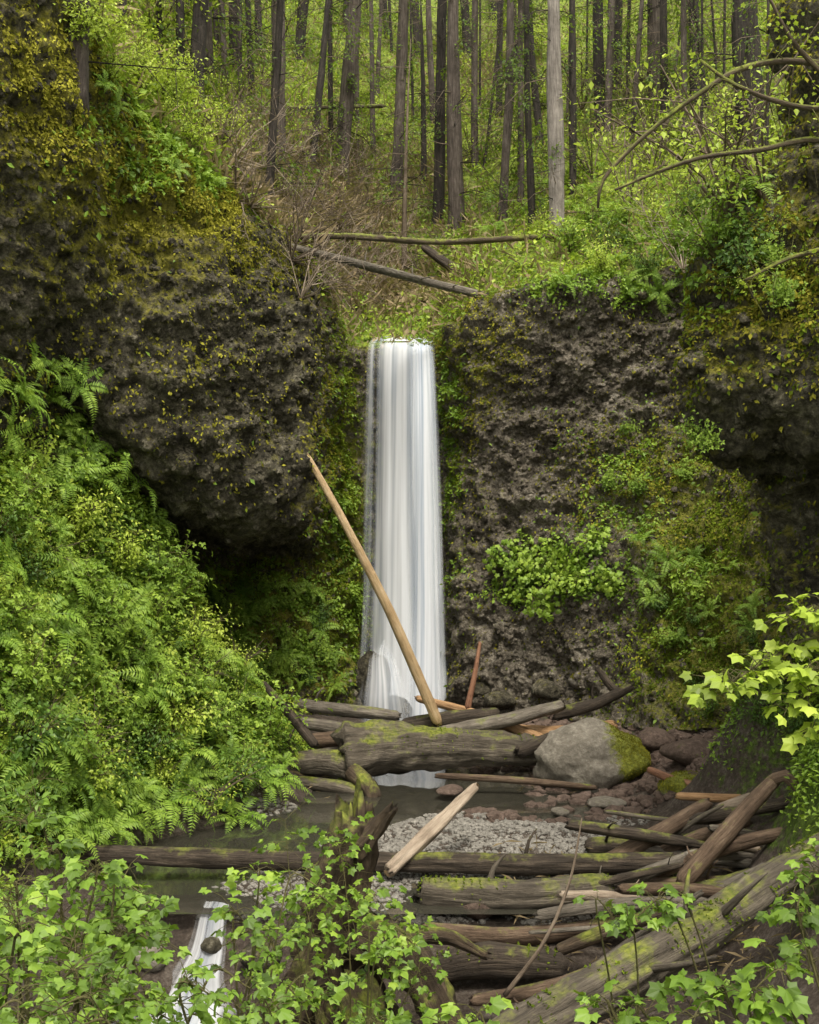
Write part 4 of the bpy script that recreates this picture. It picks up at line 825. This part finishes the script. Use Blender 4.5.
# ---------------- foreground saplings
def sapling(name,paths,base,ls,nper,mat,label,cat='bush',group=None,T=MAP,seed=0,spreadr=.16,start=.35):
    r=np.random.default_rng(seed); root=empty(name,base,label,cat,group); parts=[];pts=[];yd=[]
    for pth in paths:
        pth=[np.array(q,float) for q in pth]
        arr,_=cr(np.array([base]+pth),[8]*len(pth)); arr=arr-base
        parts.append(fast(arr,.009,.003,5)); L=len(arr)
        for j in range(nper):
            i=r.integers(int(L*start),L); a=r.uniform(0,6.28); o=np.array([math.cos(a),math.sin(a)*.8,r.normal(.1,.35)]); l=r.uniform(.3,1)*spreadr
            q=arr[i]+o*l; parts.append(fast([arr[i],arr[i]+o*l*.5+UP*.02,q],.0025,.0015,3))
            for s in (0,.8,-.8)[:r.integers(1,4)]:
                dd=nrmz(o+r.normal(0,.25,3)); c_,s_=math.cos(s),math.sin(s); dd=np.array([dd[0]*c_-dd[1]*s_,dd[0]*s_+dd[1]*c_,dd[2]*.4-.3])
                pts.append(q); yd.append(dd)
    v,f,tc=merge(parts); mk('stem',v,f,M['greentwig'],root,attrs={'tc':tc})
    pts=np.array(pts);yd=np.array(yd);n_=len(pts)
    zd=UP*.9+np.array([0,-.45,0])+r.normal(0,.45,(n_,3))
    v,f,m=leaves(pts,yd,zd,ls*r.uniform(.45,1.25,n_),T); mk('foliage',v,f,M[mat],root,smooth=False,attrs={'tone':np.repeat(np.clip(-.1+.8*r.random(n_),0,1),m)})
    return root
def gpt(x,y): return np.array([x,y,float(gz(np.array([x]),np.array([y]))[0])])
FL=[(25,820,5.2,26),(80,872,5.,28),(45,915,4.6,28),(120,895,5.2,28),(15,940,4.2,24),(150,950,4.6,24),(95,970,4.1,24),(215,905,5.6,18),(262,850,6.,14),(290,910,5.8,14),(265,985,5.2,16),(40,995,3.8,24),(400,1010,5.4,12),(300,1010,5.4,16),(235,1010,4.6,16),(180,985,4.8,14),(120,1015,3.8,18),(5,880,4.8,22),(385,930,5.9,12),(350,985,5.8,12)]
for k,(px,py,Y,nper) in enumerate(FL):
    t=P(px,py,Y); bx=t[0]+random.uniform(-.5,.3); b=gpt(bx,Y+random.uniform(-.3,.4)); ps=[]
    for j in range(3 if px<160 else 2):
        e=P(px+random.uniform(-42,42),py+random.uniform(-15,40),Y+random.uniform(-.4,.4)); mid_=b*.45+e*.55+np.array([random.uniform(-.12,.12),random.uniform(-.1,.1),.15]); ps.append([mid_,e,e+np.array([random.uniform(-.2,.2),0,-.06])])
    sapling('salmonberry_bush',ps,b,.062 if Y>4.4 else .054,nper,'leaf','leafy salmonberry bush with toothed bright green leaves in the lower left foreground',group='salmonberry bushes in the lower left foreground',seed=900+k,T=MAP if k%3 else TRE,start=.45)
FR=[(600,905,6.5,'leafy sapling with pale lit leaves in front of the right log pile'),(690,885,6.,'broad leaved sapling over the upper part of the huge diagonal log'),(775,905,5.,'broad leaved sapling at the right edge above the diagonal log'),
 (700,975,4.6,'bright sapling covering the middle of the diagonal log'),(640,1005,4.4,'low sapling at the bottom edge right of centre'),(770,995,4.,'dense leaves at the lower right corner'),(806,955,4.2,'leafy shoot at the right edge near the corner'),(735,1020,3.8,'leafy shoot at the bottom edge near the lower right corner'),(470,1018,4.8,'small leafy shoot at the bottom edge just right of the stump'),(812,860,5.5,'leafy twig at the right edge above the lower right corner')]
for k,(px,py,Y,lb) in enumerate(FR):
    t=P(px,py,Y); b=gpt(t[0]+random.uniform(0,.4),Y+.1); ps=[]
    for j in range(2):
        e=P(px+random.uniform(-35,35),py+random.uniform(-10,20),Y+random.uniform(-.3,.3)); ps.append([b*.4+e*.6+np.array([.1,0,.1]),e,e+np.array([random.uniform(-.2,.1),0,-.08])])
    sapling('sapling',ps,b,.075,13,'leaf',lb,'sapling',seed=950+k,start=.74,spreadr=.13)
b=gpt(2.9,4.4); sapling('maple_sapling',[[P(900,720,4.3),P(830,640,4.2),P(765,662,4.1),P(722,690,4.)],[P(900,760,4.3),P(840,690,4.1),P(785,710,4.)],[P(900,680,4.3),P(840,612,4.2),P(795,622,4.1)],[P(900,740,4.3),P(850,665,4.),P(800,675,4.)],[P(900,780,4.3),P(850,740,4.),P(810,735,4.)]],b,.058,50,'leafY','bright maple sapling leaning in from the right edge at mid height','sapling',seed=990,start=.62,spreadr=.11)
sapling('climbing_vine',[[P(300,960,12.4),P(290,880,12.5),P(285,820,12.6)],[P(350,960,12.2),P(345,880,12.4),P(335,830,12.7)],[P(300,990,12.),P(310,930,12),P(300,890,12.2)],[P(380,990,12.),P(395,930,12),P(370,890,12.2)],[P(400,1010,12.),P(420,960,12),P(400,930,12.2)]],gpt(P(350,1000,12.2)[0],12.2),.1,80,'leaf','leafy vine climbing over the rotten stump',cat='vine',seed=995,spreadr=.38,start=.25)
# ---------------- world, light, camera
w=bpy.data.worlds.new('World'); bpy.context.scene.world=w; w.use_nodes=True; nt=w.node_tree
sky=nt.nodes.new('ShaderNodeTexSky'); sky.sky_type='NISHITA'; sky.sun_disc=False
el=math.radians(64); az=math.radians(168)
sky.sun_elevation=el; sky.sun_rotation=az; sky.air_density=1.; sky.dust_density=6.; sky.ozone_density=.5
tint=mixc(nt,.65,sky.outputs[0],(7.,6.85,6.))
bg=nt.nodes['Background']; nt.links.new(tint,bg.inputs[0]); bg.inputs[1].default_value=.3
sd=Vector((math.sin(az)*math.cos(el),math.cos(az)*math.cos(el),math.sin(el)))
sl=bpy.data.lights.new('sun','SUN'); sl.energy=3.9; sl.angle=math.radians(16); sl.color=(1,.95,.85)
so=bpy.data.objects.new('sun',sl); C.objects.link(so); so.rotation_euler=sd.to_track_quat('Z','Y').to_euler(); so.location=(0,0,60)
cd=bpy.data.cameras.new('camera'); co=bpy.data.objects.new('camera',cd); C.objects.link(co); co.location=(0,0,CZ); co.rotation_euler=(math.radians(90),0,0)
cd.sensor_fit='VERTICAL'; cd.sensor_height=24; cd.sensor_width=24; cd.lens=F/1024*24; cd.clip_end=400; cd.clip_start=.05
sc=bpy.context.scene; sc.camera=co
sc.view_settings.view_transform='Standard'; sc.view_settings.look='None'; sc.view_settings.exposure=0
